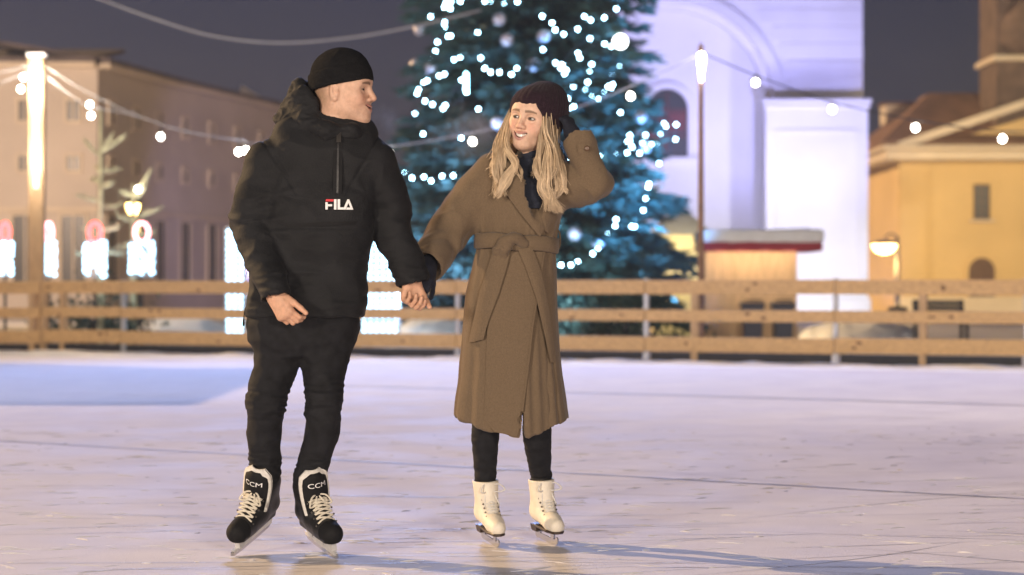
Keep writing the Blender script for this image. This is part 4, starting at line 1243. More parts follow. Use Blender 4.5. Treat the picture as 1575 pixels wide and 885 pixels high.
# ================================================================== rink, snow, fence
def ground_mat(name, c1, c2, rough, sc, bump, stretch=(1, 1, 1), bsc=6.0):
    m_ = mat(name, c1, rough=rough, var=.05, vscale=sc, stretch=stretch, spec=.35)
    t = m_.node_tree; N = t.nodes; L = t.links; b = N["Principled BSDF"]
    tc = N.new("ShaderNodeTexCoord")
    hs = []
    for scl, wgt, dist in (((.9, 3.2, 1), .5, 3.0), ((3.5, 1.2, 1), .35, 6.0), ((9, 9, 1), .5, 1.2)):
        mp = N.new("ShaderNodeMapping"); mp.inputs["Scale"].default_value = scl; mp.inputs["Rotation"].default_value = (0, 0, scl[0] * .37)
        L.new(tc.outputs["Object"], mp.inputs[0])
        nz = N.new("ShaderNodeTexNoise"); nz.inputs["Scale"].default_value = bsc; nz.inputs["Detail"].default_value = 6; nz.inputs["Distortion"].default_value = dist
        L.new(mp.outputs[0], nz.inputs["Vector"])
        ml = N.new("ShaderNodeMath"); ml.operation = 'MULTIPLY'; ml.inputs[1].default_value = wgt
        L.new(nz.outputs[0], ml.inputs[0]); hs.append(ml)
    a1 = N.new("ShaderNodeMath"); L.new(hs[0].outputs[0], a1.inputs[0]); L.new(hs[1].outputs[0], a1.inputs[1])
    a2 = N.new("ShaderNodeMath"); L.new(a1.outputs[0], a2.inputs[0]); L.new(hs[2].outputs[0], a2.inputs[1])
    bp = N.new("ShaderNodeBump"); bp.inputs["Strength"].default_value = bump; bp.inputs["Distance"].default_value = .012
    L.new(a2.outputs[0], bp.inputs["Height"]); L.new(bp.outputs[0], b.inputs["Normal"])
    # powdery skate-scraped patches are rougher and paler than bare ice
    nz = N.new("ShaderNodeTexNoise"); nz.inputs["Scale"].default_value = 1.3; nz.inputs["Detail"].default_value = 5; L.new(tc.outputs["Object"], nz.inputs["Vector"])
    rp = N.new("ShaderNodeMapRange"); rp.inputs[1].default_value = .38; rp.inputs[2].default_value = .62; rp.inputs[3].default_value = rough - .08; rp.inputs[4].default_value = min(1, rough + .18)
    L.new(nz.outputs[0], rp.inputs[0]); L.new(rp.outputs[0], b.inputs["Roughness"])
    old = b.inputs["Base Color"].links[0].from_socket
    mx = N.new("ShaderNodeMix"); mx.data_type = 'RGBA'; mx.blend_type = 'MULTIPLY'; mx.inputs[0].default_value = 1
    cr = N.new("ShaderNodeMix"); cr.data_type = 'RGBA'; cr.inputs[6].default_value = (*c2, 1); cr.inputs[7].default_value = (1, 1, 1, 1)
    rc = N.new("ShaderNodeMapRange"); rc.inputs[1].default_value = .35; rc.inputs[2].default_value = .65
    L.new(nz.outputs[0], rc.inputs[0]); L.new(rc.outputs[0], cr.inputs[0])
    L.new(old, mx.inputs[6]); L.new(cr.outputs[2], mx.inputs[7]); L.new(mx.outputs[2], b.inputs["Base Color"])
    return m_
M_ICE = ground_mat("scraped_ice", (.72, .70, .73), (.92, .91, .94), .74, 3.0, .30)
M_SNOW = mat("snow", (.78, .79, .82), rough=.8, var=.06, vscale=5, bump=.6, bscale=18)
M_SNOWT = mat("trodden_snow", (.42, .42, .45), rough=.85, var=.25, vscale=1.4, bump=.6, bscale=12)
def fence_pt(t, z=0.0):      # along the rink's far side, t metres from its left corner
    return np.array((-7.24 + .918 * t, 30.3 - .397 * t, z))
FD = np.array((.918, -.397, 0.)); FN = np.array((-.397, -.918, 0.))      # along it, and towards the rink
LD = np.array((-.985, .17, 0.)); LN = np.array((-.17, -.985, 0.))
# ice: one sheet with a little unevenness
gx, gy = np.linspace(-26, 26, 27), np.linspace(-12, 31.5, 22)
MB().add([(-60, -14, 0), (60, -14, 0), (60, 31.5, 0), (-60, 31.5, 0)], [(0, 1, 2, 3)])
ice = MB().add([(-40, -30, 0), (40, -30, 0), (40, 33.5, 0), (-40, 33.5, 0)], [(0, 1, 2, 3)]).build("rink_ice", M_ICE)
tag(ice, kind="structure")
plaza = MB().add([(-120, -60, -.02), (120, -60, -.02), (120, 150, -.02), (-120, 150, -.02)], [(0, 1, 2, 3)]).build("plaza_ground", M_SNOWT)
tag(plaza, kind="structure")
# shadow lines of the overhead cables, laid on the ice as two dark strips
M_SHADOW = mat("cable_shadow_strip", (.30, .31, .40), rough=.5, var=.25, vscale=6)
for (a, b, wd) in (((-30, 1.5), (0, 0), 0),):
    pass
def shadow_strip(px0, py0, px1, py1, wd):
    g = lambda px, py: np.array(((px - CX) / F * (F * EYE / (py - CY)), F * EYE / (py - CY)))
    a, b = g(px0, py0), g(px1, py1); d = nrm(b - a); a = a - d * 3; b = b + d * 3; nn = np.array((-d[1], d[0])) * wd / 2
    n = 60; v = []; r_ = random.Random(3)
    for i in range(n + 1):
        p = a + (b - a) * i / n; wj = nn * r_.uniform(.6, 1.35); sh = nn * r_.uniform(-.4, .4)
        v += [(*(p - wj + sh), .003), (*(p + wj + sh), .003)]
    o = MB().add(v, [(2 * i, 2 * i + 2, 2 * i + 3, 2 * i + 1) for i in range(n)]).build("cable_shadow_strip", M_SHADOW)
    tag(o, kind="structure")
shadow_strip(0, 679, 1575, 768, .030); shadow_strip(880, 604, 1575, 624, .075)
# shaved ice: low ragged ridges and crumbs scraped up by blades, denser near the camera
rs = random.Random(21); mb = MB()
for i in range(1100):
    y = 5.9 + 8.5 * rs.random() ** 1.6; x = rs.uniform(-.29, .29) * y
    a = rs.gauss(0, .35) + (math.pi if rs.random() < .5 else 0)
    L_ = rs.uniform(.02, .13) * (1.0 if rs.random() > .1 else 1.9); wd = rs.uniform(.004, .010); h = rs.uniform(.002, .0055)
    n = 5; cv = rs.uniform(-.5, .5); v = []; px_, py_ = x, y
    for k in range(n):
        t = k / (n - 1); env = math.sin(math.pi * (.08 + .84 * t)) * rs.uniform(.6, 1.2)
        aa = a + cv * t
        nx_, ny_ = -math.sin(aa), math.cos(aa)
        v += [(px_ - nx_ * wd * env, py_ - ny_ * wd * env, -.001), (px_ + nx_ * wd * .2, py_ + ny_ * wd * .2, h * env), (px_ + nx_ * wd * env, py_ + ny_ * wd * env, -.001)]
        px_ += math.cos(aa) * L_ / (n - 1); py_ += math.sin(aa) * L_ / (n - 1)
    f = []
    for k in range(n - 1): f += [(3 * k, 3 * k + 3, 3 * k + 4, 3 * k + 1), (3 * k + 1, 3 * k + 4, 3 * k + 5, 3 * k + 2)]
    mb.add(v, f)
tag(mb.build("ice_shavings", mat("shaved_ice", (.58, .57, .60), .8, var=.1)), kind="stuff")
# long skate grooves cut in the ice
mb = MB()
for i in range(330):
    y = 6.2 + 12 * rs.random() ** 1.5; x = rs.uniform(-.30, .30) * y; a = rs.gauss(.05, .28); cv = rs.uniform(-.5, .5); L_ = rs.uniform(.25, 2.0); wd = rs.uniform(.0015, .0042)
    v = []; n = 12; pp = np.array((x, y))
    for k in range(n):
        aa = a + cv * k / n; nx_, ny_ = -math.sin(aa), math.cos(aa); ww = wd * (.25 + math.sin(math.pi * k / (n - 1)))
        v += [(pp[0] - nx_ * ww, pp[1] - ny_ * ww, .0015), (pp[0] + nx_ * ww, pp[1] + ny_ * ww, .0015)]
        pp = pp + np.array((math.cos(aa), math.sin(aa))) * L_ / (n - 1)
    mb.add(v, [(2 * k, 2 * k + 2, 2 * k + 3, 2 * k + 1) for k in range(n - 1)])
tag(mb.build("skate_tracks", mat("cut_ice", (.50, .51, .57), .45, var=.2)), kind="stuff")
# the snow bank ploughed up against the boards: a lumpy ridge
def bank(p0, d, nrm_, length, name):
    n = int(length / .10); prof = ((.95, 0), (.75, .014), (.5, .034), (.28, .05), (.12, .052), (.02, .035), (-.08, .0))
    v = []
    pts = [p0 + d * length * i / n for i in range(n + 1)]
    for i, p in enumerate(pts):
        for k, (o, h) in enumerate(prof):
            pp = p + nrm_ * o
            nz = fbm(np.array([[pp[0] * 2.2, pp[1] * 2.2, k * .6]]), 71)[0]
            v.append((pp[0] + nrm_[0] * nz * .04, pp[1] + nrm_[1] * nz * .04, max(-.01, h * (1 + .55 * nz)) - (.006 if k == 0 else 0)))
    m_ = len(prof)
    f = [(i * m_ + k, i * m_ + k + 1, (i + 1) * m_ + k + 1, (i + 1) * m_ + k) for i in range(n) for k in range(m_ - 1)]
    tag(MB().add(v, f).build(name, M_SNOW, smooth=True), kind="structure")
bank(fence_pt(-.1), FD, FN, 19.5, "snow_bank"); bank(fence_pt(0) + LD * 4.5, -LD, LN, 4.6, "snow_bank")
# ---- fence
M_BOARD = mat("pine_board", (.52, .335, .155), rough=.7, var=.30, vscale=7, stretch=(.6, 5, 14), bump=.25, bscale=30)
M_BOARD2 = mat("pine_post", (.43, .29, .16), rough=.75, var=.22, vscale=7, stretch=(6, 6, .7))
M_GALV = mat("galvanised_steel", (.42, .43, .46), rough=.5, var=.15, metal=.6)
M_BASE = mat("dark_rubber_base", (.018, .018, .022), rough=.7, var=.3)
M_KNOT = mat("pine_knot", (.13, .06, .025), rough=.75, var=.3, vscale=40)
fence = thing("rink_fence", fence_pt(7.5), "wooden rink fence of three horizontal pine boards on steel posts behind the couple", "fence")
LV = ((.945, 1.135), (.571, .728), (.172, .372))
joints = [-.02, 1.44, 4.25, 7.06, 9.87, 12.47, 14.9, 17.4, 19.6]
rk = random.Random(9)
for a, b in zip(joints[:-1], joints[1:]):
    for z0, z1 in LV:
        dz = rk.uniform(-.008, .008); dn = rk.uniform(-.004, .004)
        c0, c1 = fence_pt(a + .006, (z0 + z1) / 2 + dz) + FN * (.065 + dn), fence_pt(b - .006, (z0 + z1) / 2 + dz + rk.uniform(-.008, .008)) + FN * (.065 + dn)
        bd = MB().beam(c0, c1, .034, z1 - z0, bevel=.006).build("board", M_BOARD, fence)
        for _ in range(rk.choice((1, 2, 2))):
            t = rk.uniform(.08, .92); kc = c0 + (c1 - c0) * t + FN * .0170 + np.array((0, 0, rk.uniform(-.05, .05)))
            yx = np.stack([FD, np.array((0, 0, 1.)), FN], 1)
            kn_ = MB().lathe([(.002, .0022), (.014, .0018), (.024, .0004)], (0, 0, 0), 10)
            kn_.v[0] = (kn_.v[0] * np.array((rk.uniform(1.0, 2.2), rk.uniform(.6, 1.0), 1))) @ yx.T + kc
            kn_.build("knot", M_KNOT, bd)
for t in joints[1:-1]:
    MB().beam(fence_pt(t, 0), fence_pt(t, 1.15), .07, .06, up=FD).build("steel_post", M_GALV, fence)
    MB().box(fence_pt(t, .02) + FN * .02, (.16, .16, .04), np.stack([FD, FN, np.array((0, 0, 1.))], 1)).build("post_foot", M_GALV, fence)
for t in (-.05, .32, 10.55, 13.6):
    MB().beam(fence_pt(t, 0) - FN * .02, fence_pt(t, 1.12) - FN * .02, .11, .09, up=FD).build("timber_post", M_BOARD2, fence)
for a, b in zip(joints[:-1], joints[1:]):
    MB().beam(fence_pt(a + .06, .09), fence_pt(b - .06, .09), .06, .15, bevel=.01).build("base_rail", M_BASE, fence)
# short return of the same fence beyond the corner
fl = thing("rink_fence", fence_pt(0) + LD * 2, "short stretch of pine board fence left of the corner post", "fence")
for i in range(2):
    for z0, z1 in LV:
        MB().beam(fence_pt(-.06, (z0 + z1) / 2 - .012) + LD * (2.3 * i + .02) + LN * .05, fence_pt(-.06, (z0 + z1) / 2 - .012) + LD * (2.3 * i + 2.28) + LN * .05, .034, z1 - z0, bevel=.006).build("board", M_BOARD, fl)
    MB().beam(fence_pt(0, 0) + LD * (.22 if i == 0 else 2.3), fence_pt(0, 1.12) + LD * (.22 if i == 0 else 2.3), .10, .09, up=LD).build("timber_post", M_BOARD2, fl)
    MB().beam(fence_pt(0, .085) + LD * (2.3 * i + .1) - LN * .05, fence_pt(0, .085) + LD * (2.3 * i + 2.2) - LN * .05, .09, .13).build("base_rail", M_BASE, fl)
# ================================================================== strings of bulbs, posts, tree
M_CABLE = mat("pale_cable", (.34, .34, .37), rough=.6)
M_DCABLE = mat("black_cable", (.02, .02, .025), rough=.6)
M_SOCK = mat("bulb_socket", (.04, .04, .04), rough=.5)
G_BULB = glow("warm_white_bulb", (1.0, .93, .80), 38)
G_COOL = glow("cold_white_led", (.42, .78, 1.0), 42)
G_BLUE = glow("blue_led", (.10, .42, 1.0), 8)
G_WARM = glow("amber_led", (1.0, .62, .20), 30)
bulb_me = MB().lathe([(.008, .045), (.030, .030), (.045, 0), (.040, -.028), (.022, -.045), (.004, -.052)], (0, 0, -.07), 12).mesh("bulb", smooth=True)
sock_me = MB().lathe([(.016, -.035), (.018, .0), (.012, .02)], (0, 0, 0), 8).mesh("socket", smooth=True)
def festoon(label, pts, bulbs, rad=.009, sag=None, mat_=None):
    """a string: cable through pts (3D), bulbs hung at given 3D points"""
    pts = np.array(pts)
    o = thing("string_light", pts.mean(0), label, "string lights", "strings of bulbs above the rink edge")
    MB().tube(smooth_path(pts, 6), rad, 5).build("cable", mat_ or M_CABLE, o, smooth=True)
    for b in bulbs:
        s_ = link("socket", sock_me, M_SOCK, o, np.array(b) - wl(o))
        g_ = link("bulb", bulb_me, G_BULB, s_, (0, 0, 0))
    return o
festoon("slack string of round bulbs from the tall lit post to the slim pole",
        [P(70, 103, 31.4), P(150, 150, 31), P(250, 192, 30), P(350, 214, 29.4), P(480, 232, 29), P(598, 226, 28.6), P(730, 204, 28.2), P(880, 168, 27.8), P(1000, 120, 27.4), P(1080, 82, 27.2)],
        [P(138, 154, 31), P(247, 203, 30), P(367, 226, 29.4), P(598, 228, 28.6), P(727, 210, 28.2), P(970, 140, 27.5)])
festoon("lower doubled cable with round bulbs sagging right from the tall lit post",
        [P(72, 118, 31.4), P(130, 160, 31.2), P(200, 176, 31), P(290, 204, 30.4), P(378, 216, 29.6)], [P(140, 171, 31.1), P(378, 224, 29.6)])
festoon("string of round bulbs sagging from the slim pole to the right past the yellow building",
        [P(1081, 82, 27.2), P(1162, 116, 27), P(1280, 157, 26.4), P(1408, 185, 25.8), P(1542, 202, 25.2), P(1640, 196, 24.8)],
        [P(1162, 119, 27), P(1280, 160, 26.4), P(1408, 188, 25.8), P(1542, 205, 25.2)], mat_=M_DCABLE)
festoon("two bulbs on a cable rising to the tall lit post from the left edge",
        [P(-60, 128, 31.6), P(0, 112, 31.5), P(48, 100, 31.4)], [P(36, 112, 31.4)])
festoon("lower cable with a bulb running left from the tall lit post",
        [P(-60, 150, 31.6), P(0, 128, 31.5), P(48, 108, 31.4)], [P(32, 130, 31.4)])
oc = MB().tube(smooth_path([P(120, -14, 34), P(240, 30, 34), P(330, 56, 34), P(430, 66, 34), P(540, 58, 34), P(640, 40, 34), P(740, 16, 34)], 6), .022, 6).build("overhead_cable", M_CABLE, None, smooth=True)
tag(oc, "dim grey cable slung across the night sky above the man", "cable")
# tall timber post; a glowing strip is added for its bulb-lit front
tp_ = thing("light_post", P(57, 0, 31.5) * (1, 1, 0), "tall square timber post with a glowing strip added for its bulb-lit face behind the left fence", "post")
b0 = P(57, 442, 31.5); top_z = P(57, 88, 31.5)[2]
MB().box((b0[0], 31.5, top_z / 2), (.24, .20, top_z), bevel=.015).build("timber", M_BOARD2, tp_)
G_STRIP = glow("warm_white_strip", (1.0, .86, .70), 5)
MB().box((b0[0] + .01, 31.5 - .112, (P(0, 110, 31.5)[2] + P(0, 290, 31.5)[2]) / 2), (.055, .02, P(0, 110, 31.5)[2] - P(0, 290, 31.5)[2]), bevel=.008).build("glare_strip", G_STRIP, tp_)
MB().box((b0[0], 31.5, top_z + .03), (.29, .25, .06), bevel=.015).build("post_cap", M_SNOW, tp_)
light("post_light", 'POINT', (b0[0] + .05, 31.1, P(0, 128, 31)[2]), 150, (1.0, .86, .66), shadow_soft_size=.08)
light("post_light", 'POINT', (b0[0] + .05, 31.0, P(0, 240, 31)[2]), 70, (1.0, .86, .70), shadow_soft_size=.08)
# slim pole
pl = thing("lamp_pole", P(1078, 0, 27.2) * (1, 1, 0), "slim brown pole with a glowing lamp near its tip before the white church", "pole")
M_POLE = mat("brown_pole", (.20, .11, .06), rough=.55, var=.2)
pz = P(0, 76, 27.2)[2]; px_ = P(1078, 0, 27.2)[0]
MB().tube([(px_, 27.2, 0), (px_, 27.2, pz * .6), (px_, 27.2, pz)], [.045, .042, .032], 10).build("shaft", M_POLE, pl, smooth=True)
MB().lathe([(.02, .10), (.048, .07), (.052, -.02), (.036, -.10), (.022, -.26), (.012, -.30)], (px_ + .0, 27.2 - .075, P(0, 93, 27.2)[2]), 12).build("lamp", G_BULB, pl, smooth=True)
MB().lathe([(.05, 0), (.03, .04), (.005, .10)], (px_, 27.2, pz), 10).build("finial", M_POLE, pl, smooth=True)

# ---- the big spruce
TD = 37.0
tree_o = P(818, 0, TD) * (1, 1, 0)
tree = thing("christmas_tree", tree_o, "huge dark spruce strung with blue-white lights rising behind the woman", "christmas tree")
M_BARK = mat("bark", (.06, .045, .035), rough=.9, var=.3)
M_NEEDLE = mat("spruce_needles", (.048, .092, .082), rough=.75, var=.35, vscale=2.2, spec=.25)
HT = 15.5
def tree_r(z): return max(.05, 3.05 * (1 - z / HT) ** .72 * (1 if z > .7 else .6 + .57 * z))
MB().tube([tree_o + (0, 0, 0), tree_o + (0, 0, HT * .5), tree_o + (0, 0, HT)], [.28, .17, .03], 9).build("trunk", M_BARK, tree, smooth=True)
rt = np.random.default_rng(4)
V = []; Fq = []; lm = MB()
def sprays(base, dirv, L, droop, wid, n):
    """needle sprays along one branch: narrow blades either side of the twig"""
    global V
    for i in range(n):
        t = (i + rt.random()) / n
        p = base + dirv * L * t + np.array((0, 0, -droop * t * t + .10 * t))
        side = np.cross(dirv, (0, 0, 1)); side = side / np.linalg.norm(side)
        for sgn in (-1, 1, 0):
            ln = (wid * (1 - .72 * t) + .10) * rt.uniform(.6, 1.25)
            d = dirv * rt.uniform(.5, .95) + side * sgn * rt.uniform(.5, 1.0) + np.array((0, 0, rt.uniform(-.55, .18)))
            d /= np.linalg.norm(d)
            u = np.cross(d, rt.normal(size=3)); u /= np.linalg.norm(u)
            w_ = ln * rt.uniform(.07, .13)
            q0 = len(V)
            V += [p, p + d * ln * .5 + u * w_, p + d * ln, p + d * ln * .5 - u * w_]
            Fq.append((q0, q0 + 1, q0 + 2, q0 + 3))
z = .45
while z < HT - .3:
    rr_ = tree_r(z)
    nb = max(5, int(15 * (rr_ / 3.0) ** .5)) if z < 8.5 else 8
    a0 = rt.random() * 6.28
    for k in range(nb):
        a = a0 + 6.283 * k / nb + rt.normal() * .14
        L = rr_ * rt.uniform(.74, 1.14)
        zz = z + rt.normal() * .09
        dv = np.array((math.cos(a), math.sin(a), rt.uniform(-.02, .16))); dv /= np.linalg.norm(dv)
        b_ = tree_o + np.array((0, 0, zz))
        lm.tube([b_, b_ + dv * L * .6 + (0, 0, -.14 * L * .36 + .06), b_ + dv * L * .97 + (0, 0, -.16 * L + .1)], [.035, .02, .006], 4, cap=False)
        sprays(b_, dv, L, .16 * L, .34 + .15 * L, int((44 if z < 8.5 else 14) * (L / 2 + .4)))
    z += .235 if z < 8.5 else .5
fm = fast_mesh("needles", np.array(V) - tree_o, np.array(Fq))
fm.polygons.foreach_set("use_smooth", np.zeros(len(fm.polygons), bool))
cr = link("needles", fm, M_NEEDLE, tree); cr["kind"] = "stuff"
lb = lm.build("limbs", M_BARK, tree); lb["kind"] = "stuff"
# ---- garlands traced from the photograph, hung on the crown's camera side
def on_tree(px, py):
    d = TD
    for _ in range(6):
        p = P(px, py, d); rad = tree_r(p[2]) * .93
        dx = p[0] - tree_o[0]
        d = TD - math.sqrt(max(0.02, rad * rad - dx * dx))
    return P(px, py, d)
led_me = MB().ball((0, 0, 0), .026, 6, 4).mesh("bulb", smooth=True)
def garland(label, pts, mt, n=None):
    """bulbs between traced points; pts in photo pixels"""
    base = [on_tree(*p) for p in pts]
    o = thing("fairy_lights", base[0], label, "fairy lights", "garlands of lights on the big spruce")
    if len(base) > 2: MB().tube(smooth_path(np.array(base), 3), .008, 4).build("wire", M_DCABLE, o)
    for b in base: link("bulb", led_me, mt, o, b - base[0])
rj = random.Random(12)
def dense(path, step, jit=2.5, skip=.0):
    path = np.array(path, float); out = []
    for a, b in zip(path[:-1], path[1:]):
        n = max(1, int(np.linalg.norm(b - a) / (step * 1.15)))
        for i in range(n):
            if rj.random() < skip: continue
            p = a + (b - a) * (i + rj.uniform(-.25, .25)) / n
            out.append((p[0] + rj.gauss(0, jit), p[1] + rj.gauss(0, jit)))
    return out
garland("cold white garland down the left edge of the spruce", dense([(686, 10), (681, 45), (674, 66), (662, 98), (652, 122), (645, 150), (640, 176), (642, 186)], 13, 3.5, .1), G_COOL)
garland("cold white garland at the very top of the picture across the spruce", dense([(680, 8), (710, 2), (735, 5), (760, 1), (795, 2), (805, 8)], 12, 3), G_COOL)
garland("cold white garland arching over the left of the spruce", dense([(660, 124), (676, 118), (686, 112), (700, 92), (710, 84), (722, 80)], 11, 3), G_COOL)
garland("cold white garland in the middle of the spruce above the beanie", dense([(738, 90), (745, 102), (758, 108), (780, 116), (795, 110), (806, 106)], 9, 2.5), G_COOL)
garland("cold white garland sagging right of the beanie", dense([(840, 80), (850, 100), (862, 108), (870, 118), (884, 130), (900, 142), (908, 148), (922, 146), (934, 140)], 11, 3), G_COOL)
garland("cold white garland climbing the right edge of the spruce", dense([(934, 140), (940, 128), (944, 118), (948, 108), (952, 98)], 8, 4), G_COOL)
garland("cold white garland high on the right of the spruce", dense([(832, 24), (848, 38), (862, 48), (872, 50), (888, 42), (902, 34), (916, 30), (930, 26), (942, 16), (952, 6)], 11, 4), G_COOL)
garland("cold white garland low on the left behind the woman's shoulder", dense([(610, 258), (622, 266), (632, 276), (648, 274), (665, 276), (680, 274), (698, 268), (706, 262)], 9, 3), G_COOL)
garland("cold white garland right of the raised elbow", dense([(912, 228), (920, 238), (945, 238), (962, 234), (978, 234), (968, 214), (974, 206), (1008, 222), (1016, 208), (1024, 198), (1020, 188), (1014, 180)], 13, 3), G_COOL)
garland("cold white garland dropping down the right flank of the spruce", dense([(1004, 268), (1000, 280), (996, 310), (994, 322), (990, 338), (984, 348), (974, 350), (970, 356)], 10, 3), G_COOL)
garland("cold white garland rising from the fence right of the coat", dense([(862, 412), (880, 406), (892, 400), (906, 392), (916, 384), (926, 372), (934, 358), (940, 350), (954, 328)], 10, 2), G_COOL)
garland("white garland low between the couple", dense([(566, 366), (590, 376), (612, 382), (640, 372), (668, 352), (690, 340), (716, 356), (724, 372)], 12, 5), G_COOL)
for px0, py0, lbl in ((700, 30, "upper left"), (930, 90, "upper right"), (985, 205, "right-hand"), (870, 190, "central"), (690, 160, "left-hand")):
    garland("scattered blue lights in the %s needles of the spruce" % lbl, [(px0 + rj.gauss(0, 26), py0 + rj.gauss(0, 30)) for _ in range(11)], G_BLUE)
bar = on_tree(717, 127)
o = MB().box(bar, (.06, .05, .36), bevel=.02).build("icicle_light", glow("cyan_tube", (.35, .85, 1.0), 20), None, loc=bar); tag(o, "short upright cyan light tube hanging in the spruce left of the beanie", "light tube")
M_BALL = mat("pale_bauble", (.62, .58, .66), rough=.25, var=.1, metal=.3)
BWHERE = ["near the top of the spruce's left edge", "lowest but one on the spruce's left edge", "just inside the spruce's left garland", "above the beanie, beside the middle garland", "high in the middle of the spruce", "high right of the middle of the spruce", "left of the beanie by the breath", "by the church window edge of the spruce", "below the church window edge of the spruce", "right of the coat, upper of two", "right of the coat, lower of two", "at the very top of the picture in the spruce"]
bi = 0
bm_ = MB().ball((0, 0, 0), .12, 14, 10).mesh("bauble", smooth=True)
for px0, py0 in ((646, 46), (640, 100), (662, 106), (820, 100), (780, 62), (836, 56), (766, 190), (985, 180), (992, 226), (884, 360), (920, 372), (768, 30)):
    p_ = on_tree(px0, py0)
    b_ = link("bauble", bm_, M_BALL, None, p_); tag(b_, "pale round bauble " + BWHERE[bi], "bauble", "baubles on the big spruce"); bi += 1
p_ = on_tree(953, 67) + (0, -.25, 0)
st = MB().ball(p_, .125, 14, 10).build("light_ball", glow("white_globe", (.9, .95, 1), 14), None, smooth=True, loc=p_); tag(st, "big white glowing globe at the upper right edge of the spruce", "light globe")

for lx, ly, lz, tx, tz, e, cl in ((-2.2, 31.6, .3, .2, 4.0, 7500, (.30, .54, 1.0)), (3.4, 31.8, .3, 1.6, 5.0, 12000, (.13, .44, 1.0)), (.6, 31.5, .3, .6, 2.0, 1500, (.45, .75, 1.0))):  # unseen blue spots added to brighten the spruce
    light("tree_fill_spot", 'SPOT', (lx, ly, lz), e, cl, (tx, TD, tz), spot_size=R(50), spot_blend=.8, shadow_soft_size=.25)
# ================================================================== buildings
M_PLASTER = mat("white_plaster", (.70, .68, .70), rough=.85, var=.05, vscale=.8, bump=.1, bscale=6)
M_PLASTB = mat("beige_plaster", (.50, .44, .385), rough=.9, var=.10, vscale=.4)
M_PLASTY = mat("yellow_plaster", (.58, .42, .20), rough=.88, var=.08, vscale=.5)
M_STONE = mat("pale_trim", (.58, .50, .40), rough=.85, var=.1, vscale=1)
M_TILE = mat("clay_tiles", (.20, .115, .075), rough=.85, var=.25, vscale=1.2)
M_TILED = mat("dark_tiles", (.11, .09, .09), rough=.85, var=.3, vscale=1.0)
M_GLASS = mat("dark_glass", (.015, .017, .022), rough=.38, var=.2, spec=.6)
M_WFRAME = mat("brown_window_frame", (.10, .055, .03), rough=.6)
M_BRICK = mat("old_brick", (.12, .082, .066), rough=.9, var=.3, vscale=2)
M_WOODW = mat("kiosk_wood", (.58, .40, .22), rough=.75, var=.2, vscale=3, stretch=(8, 8, .6))
M_REDB = mat("red_fascia", (.30, .012, .03), rough=.6, var=.1)
M_TENT = mat("tent_canvas", (.72, .64, .40), rough=.85, var=.06)
# ---- church
CD = 60.0
def c(px, py, dy=0.0): return P(px, py, CD + dy)
church = thing("church", c(1030, 0) * (1, 1, 0), "white floodlit church front with a great arched niche and lower pilaster block", "church")
xl, xr = c(732, 0)[0], c(1327, 0)[0]; acx = c(1030, 0)[0]; ar = 160 / 50.; azs = c(0, 163)[2]
MB().archwall(xl, xr, 0, 17, acx, ar, azs, CD, CD + 1.2, 28).build("wall", M_PLASTER, church)
MB().box((acx, CD + 1.55, 8), (2 * ar + .6, .5, 16)).build("niche_wall", M_PLASTER, church)
MB().box(((xl + xr) / 2, CD + 5, 8.5), (xr - xl, 7.0, 17)).build("nave", M_PLASTER, church)
MB().ring(acx, azs, ar + .0, ar + .34, CD - .12, CD + .0, 32).build("arch_moulding", M_PLASTER, church)
MB().ring(acx, azs, ar - .22, ar - .0, CD + .25, CD + .40, 32).build("arch_moulding", M_PLASTER, church)
# courses of rustication right of the arch
for k in range(9):
    z0 = c(0, 150)[2] + .12 + k * .53
    dz_ = max(0, min(1, (z0 - azs) / (ar + .5))); half = math.sqrt(max(0, 1 - dz_ ** 2)) * (ar + .5)
    x0 = acx + max(half, .2)
    MB().box(((x0 + xr) / 2, CD - .012, z0 + .25), (xr - x0, .03, .49), bevel=.012).build("stone_course", M_PLASTER, church)
# pilaster block with cornice
pz_ = c(0, 163)[2]; bx0, bx1 = c(1172, 0)[0], c(1327, 0)[0]
for xa, xb in ((bx0, bx1), (2 * acx - bx1, 2 * acx - bx0)):
    MB().box(((xa + xb) / 2, CD - .45, pz_ / 2), (xb - xa, .88, pz_)).build("pilaster_block", M_PLASTER, church)
    MB().box(((xa + xb) / 2, CD - .50, pz_ + .06), (xb - xa + .22, 1.06, .14), bevel=.03).build("cornice", M_STONE if False else M_PLASTER, church)
    MB().box(((xa + xb) / 2, CD - .47, pz_ - .10), (xb - xa + .12, .98, .12), bevel=.03).build("cornice", M_PLASTER, church)
    MB().box(((xa + xb) / 2, CD - .47, .35), (xb - xa + .16, 1.0, .7), bevel=.03).build("plinth", M_PLASTER, church)
    fx0, fx1, fz0, fz1 = xa + .35, xb - .35, 1.1, pz_ - .85
    pf = MB()
    pf.box(((fx0 + fx1) / 2, CD - .905, fz1), (fx1 - fx0, .05, .09)); pf.box(((fx0 + fx1) / 2, CD - .905, fz0), (fx1 - fx0, .05, .09))
    pf.box((fx0, CD - .905, (fz0 + fz1) / 2), (.09, .05, fz1 - fz0 - .092)); pf.box((fx1, CD - .905, (fz0 + fz1) / 2), (.09, .05, fz1 - fz0 - .092))
    pf.build("panel_moulding", M_PLASTER, church)
